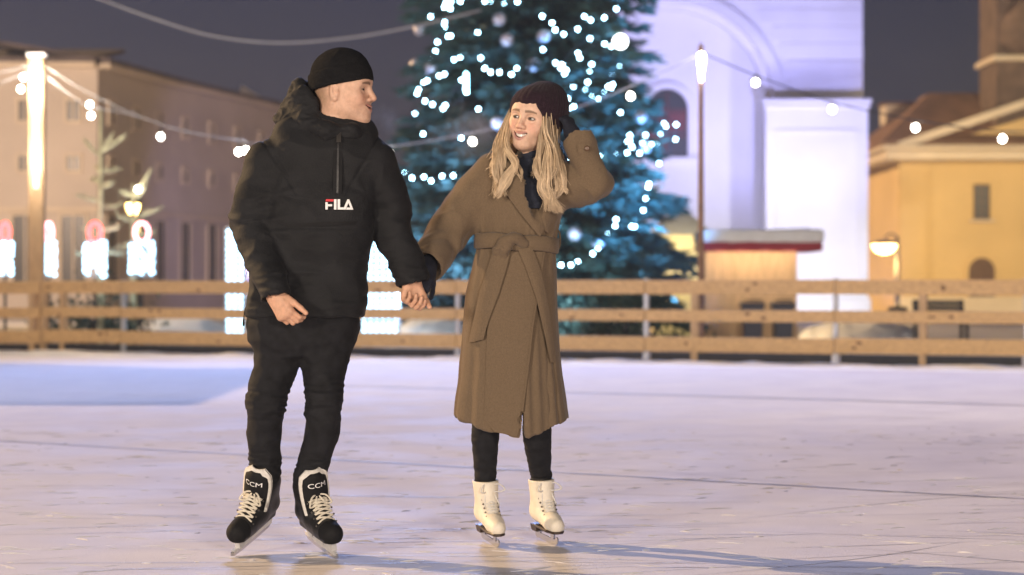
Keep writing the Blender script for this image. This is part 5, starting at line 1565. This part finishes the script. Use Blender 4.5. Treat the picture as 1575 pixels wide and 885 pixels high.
# arched window in the niche
wcx = c(1031, 0)[0]; wr_ = .64; wz0, wzs = c(0, 237)[2], c(0, 163)[2]
M_SHUT = mat("red_brown_louvre", (.10, .018, .022), rough=.4, var=.3, vscale=1.5)
win = MB().box((wcx, CD + 1.28, (wz0 + wzs) / 2), (2 * wr_, .05, wzs - wz0)).prism([(wcx - wr_ * math.cos(math.pi * i / 16), CD + 1.255, wzs + wr_ * math.sin(math.pi * i / 16)) for i in range(17)], (0, .05, 0)).build("window", M_GLASS, church)
MB().box((wcx, CD + 1.22, (wz0 + wzs) / 2 + .3), (.05, .05, wzs - wz0 + .5)).box((wcx, CD + 1.225, wzs - .02), (2 * wr_, .04, .05)).box((wcx, CD + 1.225, (wz0 + wzs) / 2 - .1), (2 * wr_, .04, .05)).build("window_frame", M_SHUT, win)
MB().box((wcx - .32, CD + 1.235, (wz0 + wzs) / 2), (.55, .02, .9)).box((wcx + .32, CD + 1.235, (wz0 + wzs) / 2 + .35), (.55, .02, .6)).build("shutter", M_SHUT, win)
MB().ring(wcx, wzs, wr_ + .02, wr_ + .20, CD + 1.16, CD + 1.29, 18).box((wcx - wr_ - .11, CD + 1.225, (wz0 + wzs) / 2), (.18, .13, wzs - wz0)).box((wcx + wr_ + .11, CD + 1.225, (wz0 + wzs) / 2), (.18, .13, wzs - wz0)).build("window_surround", M_PLASTER, church)
MB().box((wcx, CD + 1.17, wz0 - .08), (1.8, .24, .14), bevel=.02).build("window_sill", M_PLASTER, church)
def flood(loc, tgt, e, col, lbl, size=95):
    o = thing("floodlight", loc, lbl, "floodlight", "floodlights at the foot of the church")
    d = nrm(np.array(tgt) - loc); s_ = nrm(np.cross(d, (0, 0, 1))); u_ = np.cross(s_, d); M_ = np.stack([s_, d, u_], 1)
    MB().box(np.array(loc), (.42, .16, .30), M_, .02).build("housing", M_BASE, o)
    MB().box(np.array(loc) + d * .085, (.36, .012, .24), M_).build("lens", glow("flood_lens", col, 6), o)
    MB().box((loc[0], loc[1], loc[2] / 2 - .08), (.06, .06, max(.1, loc[2] - .2))).build("stand", M_BASE, o)
    light("church_floodlight", 'SPOT', tuple(np.array(loc) + d * .15), e, col, tgt, spot_size=R(size), spot_blend=.7, shadow_soft_size=.2)
flood((9.6, 54.0, .20), (9.2, 60, 3.2), 1350, (.95, .94, 1.0), "white floodlight on a stand before the church pilaster block")
flood((5.6, 52.6, .22), (5.6, 61, 5.2), 1700, (.66, .66, 1.0), "lilac floodlight on a stand before the church niche")
flood((8.4, 42.5, .45), (8.3, 60, 9.5), 15500, (.40, .41, 1.0), "violet floodlight tilted up at the church wall above the cornice", 42)
flood((2.6, 50.0, .45), (3.6, 60, 9.0), 2600, (.42, .43, 1.0), "violet floodlight tilted up at the church arch behind the spruce", 70)

def window(parent, xc, zc, w_, h_, y, mf=M_WFRAME, cols=2, rows=2, sill=True, nrm_=None, sillm=None):
    """window set in a wall whose face is at depth y (facing the camera): pane recess, frame bars, sill"""
    f = MB()
    t = min(.07, w_ * .12)
    f.box((xc - w_ / 2 + t / 2, y - .02, zc), (t, .08, h_)).box((xc + w_ / 2 - t / 2, y - .02, zc), (t, .08, h_)).box((xc, y - .02, zc + h_ / 2 - t / 2), (w_ - 2 * t - .004, .08, t)).box((xc, y - .02, zc - h_ / 2 + t / 2), (w_ - 2 * t - .004, .08, t))
    for k in range(1, cols): f.box((xc - w_ / 2 + w_ * k / cols, y - .018, zc), (t * .6, .06, h_ - 2 * t - .004))
    for k in range(1, rows): f.box((xc, y - .014, zc - h_ / 2 + h_ * k / rows), (w_ - 2 * t - .004, .04, t * .5))
    wn = f.build("window", mf, parent)
    MB().box((xc, y - .006, zc), (w_ - 2 * t + .01, .015, h_ - 2 * t + .01)).build("pane", M_GLASS, wn)
    if sill: MB().box((xc, y - .09, zc - h_ / 2 - .05), (w_ + .3, .18, .09), bevel=.015).build("window_sill", sillm or M_STONE, wn)
    return wn
# ---- yellow building on the right
YD = 70.0
def y_(px, py, dy=0): return P(px, py, YD + dy)
yb = thing("town_house", y_(1500, 0) * (1, 1, 0), "yellow lamplit building with pediment, square tower and arched door at the right edge", "building")
x0, x1 = y_(1382, 0)[0], y_(1382, 0)[0] + 13.0
ez = y_(0, 245)[2]
MB().box(((x0 + x1) / 2, YD + 5, ez / 2), (x1 - x0, 10, ez)).build("wall", M_PLASTY, yb)
MB().box((x0 + .55, YD - .04, ez / 2), (1.0, .10, ez - .02)).build("corner_pilaster", M_PLASTY, yb)
MB().box((x0 + .55, YD - .06, ez - .35), (1.12, .16, .30), bevel=.03).build("pilaster_capital", M_PLASTY, yb)
MB().box(((x0 + x1) / 2, YD + 4.8, ez + .10), (x1 - x0 + 1.2, 11.2, .34), bevel=.05).build("eaves_cornice", M_STONE, yb)
MB().box(((x0 + x1) / 2, YD + 4.8, ez + .36), (x1 - x0 + 1.5, 11.6, .16), bevel=.04).build("cornice", M_STONE, yb)
px0 = y_(1402, 0)[0]; apx = px0 + 5.0; apz = y_(0, 148)[2]; pz0 = ez + .44
MB().prism([(px0 + .7, YD - .1, pz0), (2 * apx - px0 - .7, YD - .1, pz0), (apx, YD - .1, apz - .5)], (0, .4, 0)).build("pediment", M_PLASTY, yb)
for sx in (-1, 1):
    a, b = np.array((apx + sx * 5.6, YD - .25, pz0 - .02)), np.array((apx, YD - .25, apz + .05))
    MB().beam(a, b, .9, .28, up=(0, 0, 1)).build("pediment_moulding", M_STONE, yb)
rf = MB()
rf.prism([(x0 - .7, YD - .7, ez + .45), (px0 + 1.5, YD + 4, apz + .35), (px0 + 1.5, YD + 6, apz + .35), (x0 - .7, YD + 10.5, ez + .45)], (.10, 0, .14))
rf.prism([(px0 + 1.5, YD + 4.0, apz + .35), (x1, YD + 4.0, apz + .35), (x1, YD + 6.0, apz + .35), (px0 + 1.5, YD + 6, apz + .35)], (0, 0, .16))
rf.prism([(x0 - .7, YD - .7, ez + .46), (x1, YD - .7, ez + .46), (x1, YD + 4.0, apz + .36), (px0 + 1.5, YD + 4.0, apz + .36)], (0, .02, .15))
roof = rf.build("roof", M_TILE, yb)
rx, rz = y_(1455, 0)[0], y_(0, 152)[2]
MB().box((rx, YD + 6.8, rz), (1.95, 1.2, .75), bevel=.03).build("chimney", M_STONE, roof)
MB().box((rx, YD + 6.8, rz + .42), (2.1, 1.35, .10), bevel=.02).build("chimney_cap", M_TILE, roof)
tx = y_(1590, 0)[0]; 
tw = MB().box((tx, YD + 1.6, (ez + 14) / 2 + 1), (2.5, 2.6, 14 - ez + 1.5)).build("tower", M_BRICK, yb)
MB().box((tx, YD + 1.6, y_(0, 88)[2]), (2.8, 2.95, .22), bevel=.05).build("tower_cornice", M_STONE, tw)
MB().box((tx, YD + 1.6, y_(0, 160)[2]), (2.62, 2.72, .2), bevel=.04).build("tower_cornice", M_BRICK, tw)
MB().lathe([(1.05, 0), (1.35, .5), (1.30, 1.1), (.95, 1.7), (.7, 2.2), (.72, 2.6)], (tx + .1, YD + .6, y_(0, 80)[2]), 16).build("tower_dome", M_BRICK, tw, smooth=True)
wx = y_(1509.5, 0)[0]
window(yb, wx, (y_(0, 284)[2] + y_(0, 338)[2]) / 2, 25 / 42.8, 54 / 42.8, YD, cols=2, rows=4, sillm=M_STONE)
window(yb, wx + 3.6, (y_(0, 284)[2] + y_(0, 338)[2]) / 2, 25 / 42.8, 54 / 42.8, YD, cols=2, rows=4)
dw = .47; dzs = y_(0, 417)[2]
M_DOOR = mat("brown_door", (.09, .045, .025), rough=.6, var=.25, vscale=3, stretch=(6, 1, .6))
dr = MB().box((wx, YD - .015, dzs / 2), (2 * dw, .05, dzs)).prism([(wx - dw * math.cos(math.pi * i / 12), YD - .04, dzs + dw * math.sin(math.pi * i / 12)) for i in range(13)], (0, .05, 0)).build("door", M_DOOR, yb)
MB().box((wx, YD - .05, dzs), (2 * dw, .04, .06)).box((wx, YD - .052, dzs / 2), (.04, .03, dzs - .064)).build("door_bar", M_WFRAME, dr)
MB().ring(wx, dzs, dw + .005, dw + .13, YD - .09, YD + .01, 14).box((wx - dw - .07, YD - .04, dzs / 2), (.125, .10, dzs)).box((wx + dw + .07, YD - .04, dzs / 2), (.125, .10, dzs)).build("door_surround", M_PLASTY, dr)
MB().box(((x0 + x1) / 2, YD - .06, .35), (x1 - x0, .14, .7)).build("plinth", M_STONE, yb)
# ---- street lamp with a lit head, its own warm light
def street_lamp(px, py, d, e, label, headw=.42, polepx=None, tgt=None, gain=22):
    h = P(px, py, d); bx = P(polepx or px + 18, 0, d)[0]
    o = thing("street_lamp", (bx, d, 0), label, "street lamp", "lit street lamps around the square")
    MB().tube([(bx, d, 0), (bx, d, h[2] * .7), (bx, d, h[2] + .35)], [.09, .065, .05], 10).build("post", M_BASE, o, smooth=True)
    MB().lathe([(.16, 0), (.15, .25), (.10, .4), (.08, .55)], (bx, d, 0), 12).build("post_foot", M_BASE, o, smooth=True)
    MB().tube(smooth_path([(bx, d, h[2] + .32), ((bx + h[0]) / 2, d - .0, h[2] + .42), (h[0], d, h[2] + .26)], 5), .03, 6).build("bracket", M_BASE, o, smooth=True)
    hd_ = MB().lathe([(headw * .35, .22), (headw * 1.05, .10), (headw * 1.08, .07)], (h[0], d, h[2]), 16).build("lamp_hood", M_BASE, o, smooth=True)
    MB().lathe([(headw * .95, .065), (headw * .85, -.05), (headw * .6, -.16), (headw * .2, -.22)], (h[0], d, h[2]), 16).build("lamp_globe", glow("sodium_globe", (1.0, .62, .20), gain), o, smooth=True)
    light("street_lamp_light", 'POINT', (h[0], d - .1, h[2] - .55), e, (1.0, .60, .20), shadow_soft_size=.25)
street_lamp(1360, 380, 62, 900, "street lamp with glowing amber bowl beside the yellow building", .42, 1380)
light("street_lamp_light", 'SPOT', (17.5, 52, 7.5), 9800, (1.0, .78, .46), (16.5, 70, 4.5), spot_size=R(80), spot_blend=.6, shadow_soft_size=.4)
street_lamp(205, 318, 52, 500, "amber street lamp glowing through the little conifer on the left", .20, 214)
# ---- long beige building on the left, bending away
LBP = [P(-220, 0, 63) * (1, 1, 0), P(150, 0, 63) * (1, 1, 0), P(262, 0, 69) * (1, 1, 0), P(452, 0, 80) * (1, 1, 0)]
lbz = P(0, 104, 63)[2]
light("blue_wash", 'SPOT', (-5, 60, 1.0), 1500, (.52, .46, 1.0), (-11.5, 76, 5), spot_size=R(60), spot_blend=.8, shadow_soft_size=.5)
lb_ = thing("long_building", LBP[1], "long dim beige building with rows of windows curving away at the left", "building")
M_LEDGE = M_STONE
for i, (a, b) in enumerate(zip(LBP[:-1], LBP[1:])):
    d_ = nrm(b - a); n_ = np.array((d_[1], -d_[0], 0.))
    back = -n_ * 9
    z1 = lbz
    MB().prism([a, b, b + back, a + back], (0, 0, z1)).build("wall", M_PLASTB, lb_)
    MB().beam(a + (0, 0, z1 + .06) + n_ * .18, b + (0, 0, z1 + .06) + n_ * .18, .5, .16, bevel=.03).build("eaves", M_LEDGE, lb_)
    MB().beam(a + (0, 0, 3.55) + n_ * .06, b + (0, 0, 3.55) + n_ * .06, .16, .14).build("string_course", M_LEDGE, lb_)
    MB().prism([a + n_ * .42 + (0, 0, z1 + .15), b + n_ * .42 + (0, 0, z1 + .15), b + back * .5 + (0, 0, z1 + 1.0), a + back * .5 + (0, 0, z1 + 1.0)], (0, 0, .14)).build("roof", M_TILED, lb_)
    Lw = np.linalg.norm(b - a); nw = max(2, int(Lw / (1.45 if i == 0 else 2.0)))
    for k in range(nw):
        if i == 0 and a[0] + d_[0] * Lw * (k + .5) / nw < -18: continue
        p = a + d_ * Lw * (k + .5) / nw
        for zc, hh in ((6.75, .75), (5.05, .55), (2.2, 2.4)):
            if zc > 6 and False: continue
            M_ = np.stack([d_, -n_, np.array((0, 0, 1.))], 1)
            ww = .5 if hh < 1 else .85
            f = MB()
            for sx in (-1, 1): f.box(M_ @ np.array((sx * ww / 2, -.03, 0)) + p + (0, 0, zc), (.09, .10, hh + .1), M_)
            for sz in (-1, 1): f.box(M_ @ np.array((0, -.032, sz * hh / 2)) + p + (0, 0, zc), (ww - .1, .09, .09), M_)
            f.box(M_ @ np.array((0, -.02, 0)) + p + (0, 0, zc), (.05, .06, hh - .1), M_)
            wn = f.build("window", M_LEDGE, lb_)
            MB().box(M_ @ np.array((0, -.006, 0)) + p + (0, 0, zc), (ww, .02, hh), M_).build("pane", M_GLASS, wn)
light("street_lamp_light", 'SPOT', (-17, 46, 6.0), 12500, (1.0, .72, .52), (-15.5, 63, 4.0), spot_size=R(85), spot_blend=.7, shadow_soft_size=.5)
# violet-washed house beyond it
vb = thing("gabled_house", P(420, 0, 92) * (1, 1, 0), "violet-lit gabled house beyond the end of the beige building", "building")
va, vz = P(352, 0, 92), P(0, 190, 92)[2]; v1 = P(470, 0, 92)[0]
MB().box(((va[0] + v1) / 2, 96, vz / 2), (v1 - va[0], 8, vz)).build("wall", M_PLASTER, vb)
MB().prism([(va[0], 92, vz), (v1, 92, vz), (va[0] + .6, 92, P(0, 132, 92)[2])], (0, 8, 0)).build("gable", M_PLASTER, vb)
for k in range(3):
    window(vb, va[0] + .7 + k * 1.1, 4.6, .5, 1.0, 92, cols=2, rows=2)
light("blue_wash", 'SPOT', (-9, 74, 1.0), 9000, (.38, .34, 1.0), (-10.5, 92, 8), spot_size=R(70), spot_blend=.7, shadow_soft_size=.5)
# ---- market stall with snow on its roof
KD = 36.0
k0, k1 = P(1084, 0, KD)[0], P(1226, 0, KD)[0]; kz = P(0, 386, KD)[2]
ks = thing("market_stall", ((k0 + k1) / 2, KD, 0), "small plank market stall with red fascia and thick snow on its roof", "stall")
npl = 11
for i in range(npl):
    xa = k0 + (k1 - k0) * i / npl; MB().box((xa + (k1 - k0) / npl / 2, KD, kz / 2), ((k1 - k0) / npl - .008, .03, kz)).build("plank", M_WOODW, ks)
MB().box(((k0 + k1) / 2, KD + .62, kz / 2), (k1 - k0 - .02, 1.18, kz - .01)).build("wall", M_WOODW, ks)
MB().box(((k0 + k1) / 2 + .16, KD + .4, kz + .07), (k1 - k0 + .46, 1.9, .17), bevel=.02).build("red_fascia", M_REDB, ks)
sn = Field(np.arange(k0 - .3, k1 + .7, .05), np.arange(KD - .9, KD + 1.8, .06), np.arange(kz + .05, kz + .7, .03))
sn.rbox(((k0 + k1) / 2 + .16, KD + .4, kz + .26), ((k1 - k0 + .5) / 2, .97, .125), None, .06)
sn.build("roof_snow", M_SNOW, ks, disp=lambda v, N: .02 * fbm(v * 3, 81))
for i in range(4): light("stall_fill", 'POINT', (k0 + (k1 - k0) * (i + .5) / 4, KD - .46, kz - .10), 8, (1.0, .80, .56), shadow_soft_size=.10)  # point lamps added under the eave to brighten the plank wall
# two dark bins in front of it
def bin_(px, label):
    x = P(px, 0, 34.6)[0]; o = thing("waste_bin", (x, 34.6, 0), label, "bin")
    MB().prism([(x - .14, 34.44, .06), (x + .14, 34.44, .06), (x + .19, 34.42, .70), (x - .19, 34.42, .70)], (0, .36, 0)).build("bin_body", M_NAVYP, o)
    MB().box((x, 34.6, .735), (.42, .44, .06), bevel=.02).build("lid", M_NAVYP, o)
    MB().tube([(x - .15, 34.40, .80), (x + .15, 34.40, .80)], .016, 6).build("handle", M_BASE, o)
    for s_ in (-1, 1):
        MB().lathe([(.02, -.02), (.075, -.02), (.075, .02), (.02, .02)], (x + s_ * .16, 34.46, .075), 12, np.array(Matrix.Rotation(R(90), 3, 'Y'))).build("wheel", M_BASE, o)
M_NAVYP = mat("navy_plastic", (.012, .018, .05), rough=.4, var=.15)
bin_(1157, "navy wheeled bin before the market stall, nearer the slim pole"); bin_(1204, "navy wheeled bin under the right end of the market stall")
# ---- canvas tent lit from inside, with amber bulbs
TDp = 41.0
t0, t1 = P(1006, 0, TDp)[0], P(1092, 0, TDp)[0]; tez, taz = P(0, 362, TDp)[2], P(0, 322, TDp)[2]
tn = thing("canvas_tent", ((t0 + t1) / 2, TDp, 0), "pale yellow canvas tent with peaked top between the spruce and the stall", "tent")
MB().box(((t0 + t1) / 2, TDp + .7, tez / 2), (t1 - t0, 1.4, tez)).build("canvas_wall", M_TENT, tn)
MB().add([(t0 - .1, TDp - .1, tez), (t1 + .1, TDp - .1, tez), (t1 + .1, TDp + 1.5, tez), (t0 - .1, TDp + 1.5, tez), ((t0 + t1) / 2, TDp + .7, taz + .15)], [(0, 1, 4), (1, 2, 4), (2, 3, 4), (3, 0, 4), (3, 2, 1, 0)]).build("canvas_roof", M_SNOW, tn)
MB().box(((t0 + t1) / 2, TDp - .06, tez - .10), (t1 - t0 + .16, .04, .2)).build("valance", M_TENT, tn)
ts = thing("string_light", P(1040, 396, TDp - .4), "row of amber bulbs along the front of the canvas tent", "string lights")
MB().tube([P(985, 398, TDp - .4), P(1040, 402, TDp - .4), P(1080, 396, TDp - .4)], .01, 5).build("cable", M_DCABLE, ts)
for px in (990, 1008, 1024, 1052, 1066):
    link("bulb", bulb_me, G_WARM, ts, P(px, 397, TDp - .4) - wl(ts))
light("tent_light", 'POINT', (P(1040, 0, TDp)[0], TDp - 1.2, 1.7), 90, (1.0, .78, .35), shadow_soft_size=.2)
# ---- light-up candles on the left, and two big boxes of light behind the man
G_CAND = glow("ice_white_led", (.42, .74, 1.0), 7)
G_BOX = glow("white_led", (.95, .97, 1.0), 6)
G_FLAME = glow("red_led", (1.0, .06, .07), 9)
G_PINK = glow("pink_led", (1.0, .38, .42), 7)
M_WIRE = mat("white_wire_frame", (.6, .6, .62), rough=.5)
cbulb = MB().ball((0, 0, 0), .038, 6, 4).mesh("bulb", smooth=True)
def candle(px, label, hw, d=33.0, flame=G_FLAME, ytop=372, ybase=425, yfl=343):
    x = P(px, 0, d)[0]; z1 = P(0, ytop, d)[2]; zf = P(0, yfl, d)[2]; o = thing("light_candle", (x, d, 0), label, "light decoration", "light-up candles behind the left fence")
    w_ = hw / F * d; fr = MB()
    zb = P(0, ybase, d)[2]
    for a in range(8):
        ca, sa = math.cos(a * .785), math.sin(a * .785)
        fr.tube([(x + w_ * ca, d + w_ * sa, zb), (x + w_ * ca, d + w_ * sa, z1)], .01, 4)
    for zz in (zb, (zb + z1) / 2, z1): fr.tube([(x + w_ * math.cos(t), d + w_ * math.sin(t), zz) for t in np.linspace(0, 6.283, 17)], .01, 4)
    MB().tube([(x, d, 0), (x, d, zb + .02)], .025, 6).tube([(x - w_, d, zb), (x + w_, d, zb)], .014, 5).build("stake", M_BASE, o)
    fr.build("wire_frame", M_WIRE, o)
    rc = random.Random(px)
    lamps = MB()
    n = 64
    for i in range(n):
        t = i / n; a = t * 6.283 * 5.3 + rc.uniform(-.6, .6); zz = zb + .03 + (z1 - zb - .03) * t + rc.gauss(0, .02)
        link("bulb", cbulb, G_CAND, o, np.array((x + w_ * math.cos(a), d + w_ * math.sin(a), zz)) - wl(o))
    fl_ = MB().tube([(x + w_ * .62 * math.cos(t), d, (z1 + zf) / 2 + (zf - z1) / 2 * math.sin(t)) for t in np.linspace(0, 6.283, 25)], .030, 6).build("flame", flame, o, smooth=True)
candle(8, "candle of white lights with red flame cut off at the left edge", 10)
candle(75, "narrow candle of white lights with pink flame right of the tall lit post", 9, flame=G_PINK)
candle(146, "candle of white lights with the reddest flame, below the little conifer", 15)
candle(218, "widest candle of white lights, pale pink flame, rightmost of the candles", 17, flame=G_PINK)
def light_box(px0, px1, ytop, d, label, ybot=None):
    a, b = P(px0, 0, d)[0], P(px1, 0, d)[0]; z1 = P(0, ytop, d)[2]
    o = thing("light_gift", ((a + b) / 2, d, 0), label, "light decoration")
    fr = MB()
    for x in (a, b):
        for y in (d, d + .5): fr.box((x, y, z1 / 2), (.03, .03, z1))
    for z_ in (.04, z1):
        for y in (d, d + .5): fr.box(((a + b) / 2, y, z_), (b - a - .032, .028, .028))
    fr.build("frame", M_WIRE, o)
    nx_, nz_ = max(3, int((b - a) / .095)), int(z1 / .10)
    for i in range(nx_):
        for k in range(nz_):
            link("bulb", cbulb, G_BOX, o, np.array((a + (b - a) * (i + .5) / nx_, d + .02 * ((i + k) % 2), .06 + (z1 - .08) * (k + .5) / nz_)) - wl(o))
light_box(347, 375, 350, 31.8, "tall glowing box of white lights behind the man's right elbow")
light_box(556, 612, 350, 33.0, "wide glowing box of white lights seen between the couple")
# ---- little conifers, bare and pale, behind the left fence
M_PALE = mat("pale_conifer", (.55, .54, .36), rough=.8, var=.3, vscale=6)
def sapling(px, ytop, d, label, arms, lean=0):
    b_ = P(px, 0, d) * (1, 1, 0); z1 = P(0, ytop, d)[2]
    o = thing("young_conifer", b_, label, "conifer")
    MB().tube([b_, b_ + (lean * .5, 0, z1 * .5), b_ + (lean, 0, z1)], [.07, .05, .025], 7).build("trunk", M_PALE, o, smooth=True)
    for (dx, py, ex, ey) in arms:
        z_ = P(0, py, d)[2]; s0 = b_ + (lean * z_ / z1, 0, z_); e0 = P(px + ex, ey, d); e0[1] += random.Random(px + py).uniform(-.25, .25)
        br = MB().tube(smooth_path([s0, (s0 + e0) / 2 + (0, 0, -.03), e0], 3), [.022, .03, .034, .036, .034, .030, .016][:7], 6)
        rr2 = random.Random(py)
        for i in range(26):
            t = rr2.uniform(.15, 1); p = s0 + (e0 - s0) * t; dd = nrm(np.array((rr2.gauss(0, 1), rr2.gauss(0, 1), rr2.gauss(0, 1))) + (e0 - s0) * 1.5)
            br.tube([p, p + dd * .10], [.010, .003], 3, cap=False)
        br.build("branch", M_PALE, o)
sapling(155, 168, 33.5, "pale little conifer with upswept branches behind the left candles",
        [(0, 235, 18, 205), (0, 235, 38, 206), (0, 240, -26, 214), (0, 262, 26, 258), (0, 262, -10, 254), (0, 280, -18, 272), (0, 286, 22, 282), (0, 310, -34, 300), (0, 320, 30, 312), (0, 345, -30, 352), (0, 352, 28, 350), (0, 380, -34, 392), (0, 385, 34, 390)])
sapling(205, 282, 34.2, "smaller pale conifer leaning right, a bulb glowing at its tip",
        [(0, 300, 30, 264), (0, 300, -16, 296), (0, 306, 22, 290), (0, 335, 44, 318), (0, 340, -24, 330), (0, 360, 30, 356), (0, 375, -28, 380)])
bt_ = thing("string_light", P(212, 291, 34), "single warm bulb on the tip of the smaller conifer", "bulb"); link("bulb", bulb_me, G_BULB, bt_, (0, 0, .07)); link("socket", sock_me, M_SOCK, bt_, (0, 0, .06))
# ---- low things seen between the fence boards
M_SHRUB = mat("dark_shrub", (.035, .06, .045), rough=.8, var=.4)
def shrub(px, py0, d, w_, h_, label, n=700, seed=1):
    c0 = P(px, 0, d) * (1, 1, 0); rr3 = np.random.default_rng(seed); V = []; Fq = []
    o = thing("low_shrub", c0, label, "shrub")
    for i in range(n):
        p = c0 + rr3.normal(size=3) * (w_ * .4, w_ * .3, 0) + (0, 0, abs(rr3.normal()) * h_ * .45 + .05)
        d_ = nrm(rr3.normal(size=3) + (0, 0, .4)) * .16; u_ = nrm(np.cross(d_, rr3.normal(size=3))) * .035
        k = len(V); V += [p, p + d_ * .5 + u_, p + d_, p + d_ * .5 - u_]; Fq.append((k, k + 1, k + 2, k + 3))
    me = fast_mesh("leaves", np.array(V) - c0, np.array(Fq)); lf = link("leaves", me, M_SHRUB, o); lf["kind"] = "stuff"
    st_ = MB()
    for i in range(7):
        a = i * .9; st_.tube([c0, c0 + (math.cos(a) * w_ * .3, math.sin(a) * w_ * .3, h_ * .6)], [.02, .008], 4)
    st_.build("stems", M_BARK, o)["kind"] = "stuff"
shrub(150, 0, 33.8, 1.0, .9, "dark low evergreen shrub behind the left fence boards", 900, 3)
shrub(940, 0, 33.5, 1.3, .75, "dark low evergreen shrub under the spruce behind the fence", 900, 5)
def mound(px0, px1, d, h, label, depth=1.6):
    a, b = P(px0, 0, d)[0], P(px1, 0, d)[0]
    fd = Field(np.linspace(a - .3, b + .3, 50), np.linspace(d - depth - .2, d + depth + .2, 24), np.linspace(-.2, h + .3, 22))
    fd.ell(((a + b) / 2, d, -.05), ((b - a) / 2, depth, h), None)
    o = fd.build("snow_mound", M_SNOW, None, disp=lambda v, N: .06 * fbm(v * 1.7, 91), loc=((a + b) / 2, d, 0)); tag(o, label, "snow heap")
mound(185, 380, 35.2, .55, "long heap of bright snow behind the left fence boards")
mound(590, 745, 35.0, .50, "heap of snow behind the fence between the couple")
mound(870, 1010, 35.6, .42, "heap of snow under the spruce at the right of the coat")
mound(1230, 1420, 39.0, .45, "low heap of snow behind the right fence boards")
# dark bench behind the right boards
M_DARKW = mat("dark_bench_wood", (.022, .026, .035), rough=.6, var=.2, stretch=(1, 6, 6))
bx_, bd_ = P(1444, 0, 37)[0], 37.0
bench = thing("bench", (bx_, bd_, 0), "low dark slatted bench half hidden by the right fence boards", "bench")
for i in range(4): MB().box((bx_, bd_ - .42 + .11 * i, .43), (.98, .095, .035), bevel=.006).build("seat_slat", M_DARKW, bench)
for i in range(3): MB().box((bx_, bd_ + .03 + .02 * i, .53 + .105 * i), (.98, .03, .092), bevel=.006).build("back_slat", M_DARKW, bench)
for s_ in (-1, 1):
    for y_0, h_ in ((-.40, .41), (-.0, .80)):
        MB().box((bx_ + s_ * .44, bd_ + y_0 + (.07 if h_ > .5 else 0), h_ / 2), (.06, .06, h_)).build("leg", M_BASE, bench)
# unseen hut added beyond the left edge to throw the blue shade over the ice
ho = np.array((-11.2, 24.5, 0)); hut = thing("shade_hut", ho, "unseen plank hut with snowy roof, added to shade the ice, beyond the left end of the rink", "hut")
for i in range(24):
    MB().box(ho + (1.2, -3.6 + .3 * i + .15, 1.35), (.04, .29, 2.7)).build("plank", M_WOODW, hut)
MB().box(ho + (0, 0, 1.35), (2.34, 7.2, 2.68)).build("wall", M_WOODW, hut)
MB().box(ho + (0, 0, 2.80), (3.0, 7.7, .16), bevel=.03).build("roof", M_TILED, hut); MB().box(ho + (0, 0, 2.96), (3.0, 7.7, .17), bevel=.07).build("roof_snow", M_SNOW, hut)
# ================================================================== breath hanging in the cold air
def breath(c0, r, dens, label, seed):
    m_ = bpy.data.materials.new("breath_vapour"); m_.use_nodes = True
    t = m_.node_tree; N = t.nodes; L = t.links; N.clear()
    out = N.new("ShaderNodeOutputMaterial"); pv = N.new("ShaderNodeVolumePrincipled")
    pv.inputs["Color"].default_value = (.95, .95, .97, 1); pv.inputs["Anisotropy"].default_value = .35
    tc = N.new("ShaderNodeTexCoord"); ln = N.new("ShaderNodeVectorMath"); ln.operation = 'LENGTH'
    mp = N.new("ShaderNodeMapping"); mp.inputs["Scale"].default_value = tuple(1 / q_ for q_ in r)
    L.new(tc.outputs["Object"], mp.inputs[0]); L.new(mp.outputs[0], ln.inputs[0])
    fall = N.new("ShaderNodeMapRange"); fall.interpolation_type = 'SMOOTHSTEP'; fall.inputs[1].default_value = .98; fall.inputs[2].default_value = .1; fall.inputs[3].default_value = 0; fall.inputs[4].default_value = dens
    L.new(ln.outputs["Value"], fall.inputs[0])
    nz = N.new("ShaderNodeTexNoise"); nz.noise_dimensions = '4D'; nz.inputs["W"].default_value = seed; nz.inputs["Scale"].default_value = 7.0; nz.inputs["Detail"].default_value = 4; nz.inputs["Distortion"].default_value = .8
    L.new(tc.outputs["Object"], nz.inputs["Vector"])
    r2 = N.new("ShaderNodeMapRange"); r2.inputs[1].default_value = .42; r2.inputs[2].default_value = .75; r2.inputs[3].default_value = 0; r2.inputs[4].default_value = 1
    L.new(nz.outputs[0], r2.inputs[0])
    mu = N.new("ShaderNodeMath"); mu.operation = 'MULTIPLY'; L.new(fall.outputs[0], mu.inputs[0]); L.new(r2.outputs[0], mu.inputs[1])
    L.new(mu.outputs[0], pv.inputs["Density"]); L.new(pv.outputs[0], out.inputs["Volume"])
    o = MB().ball(c0, np.array(r), 18, 12).build("breath_vapour", m_, None, loc=c0)
    tag(o, label, kind="stuff")
breath(P(592, 186, 7.42), (.075, .08, .085), 5.0, "faint puff of breath before the man's mouth", 1.0)
breath(P(722, 205, 7.95), (.22, .14, .16), 4.0, "cloud of breath drifting left of the woman's face", 2.0)
# ==== haze: thin frosty mist over the whole square
HAZE = .0009
hm_ = bpy.data.materials.new("haze"); hm_.use_nodes = True
t = hm_.node_tree; t.nodes.clear()
pv = t.nodes.new("ShaderNodeVolumePrincipled"); pv.inputs["Color"].default_value = (.70, .80, 1.0, 1); pv.inputs["Density"].default_value = HAZE
ho_ = t.nodes.new("ShaderNodeOutputMaterial"); t.links.new(pv.outputs[0], ho_.inputs["Volume"])
tag(MB().box((0, 45, 9), (250, 220, 20.1)).build("haze", hm_, None, loc=(0, 45, 9)), kind="stuff")
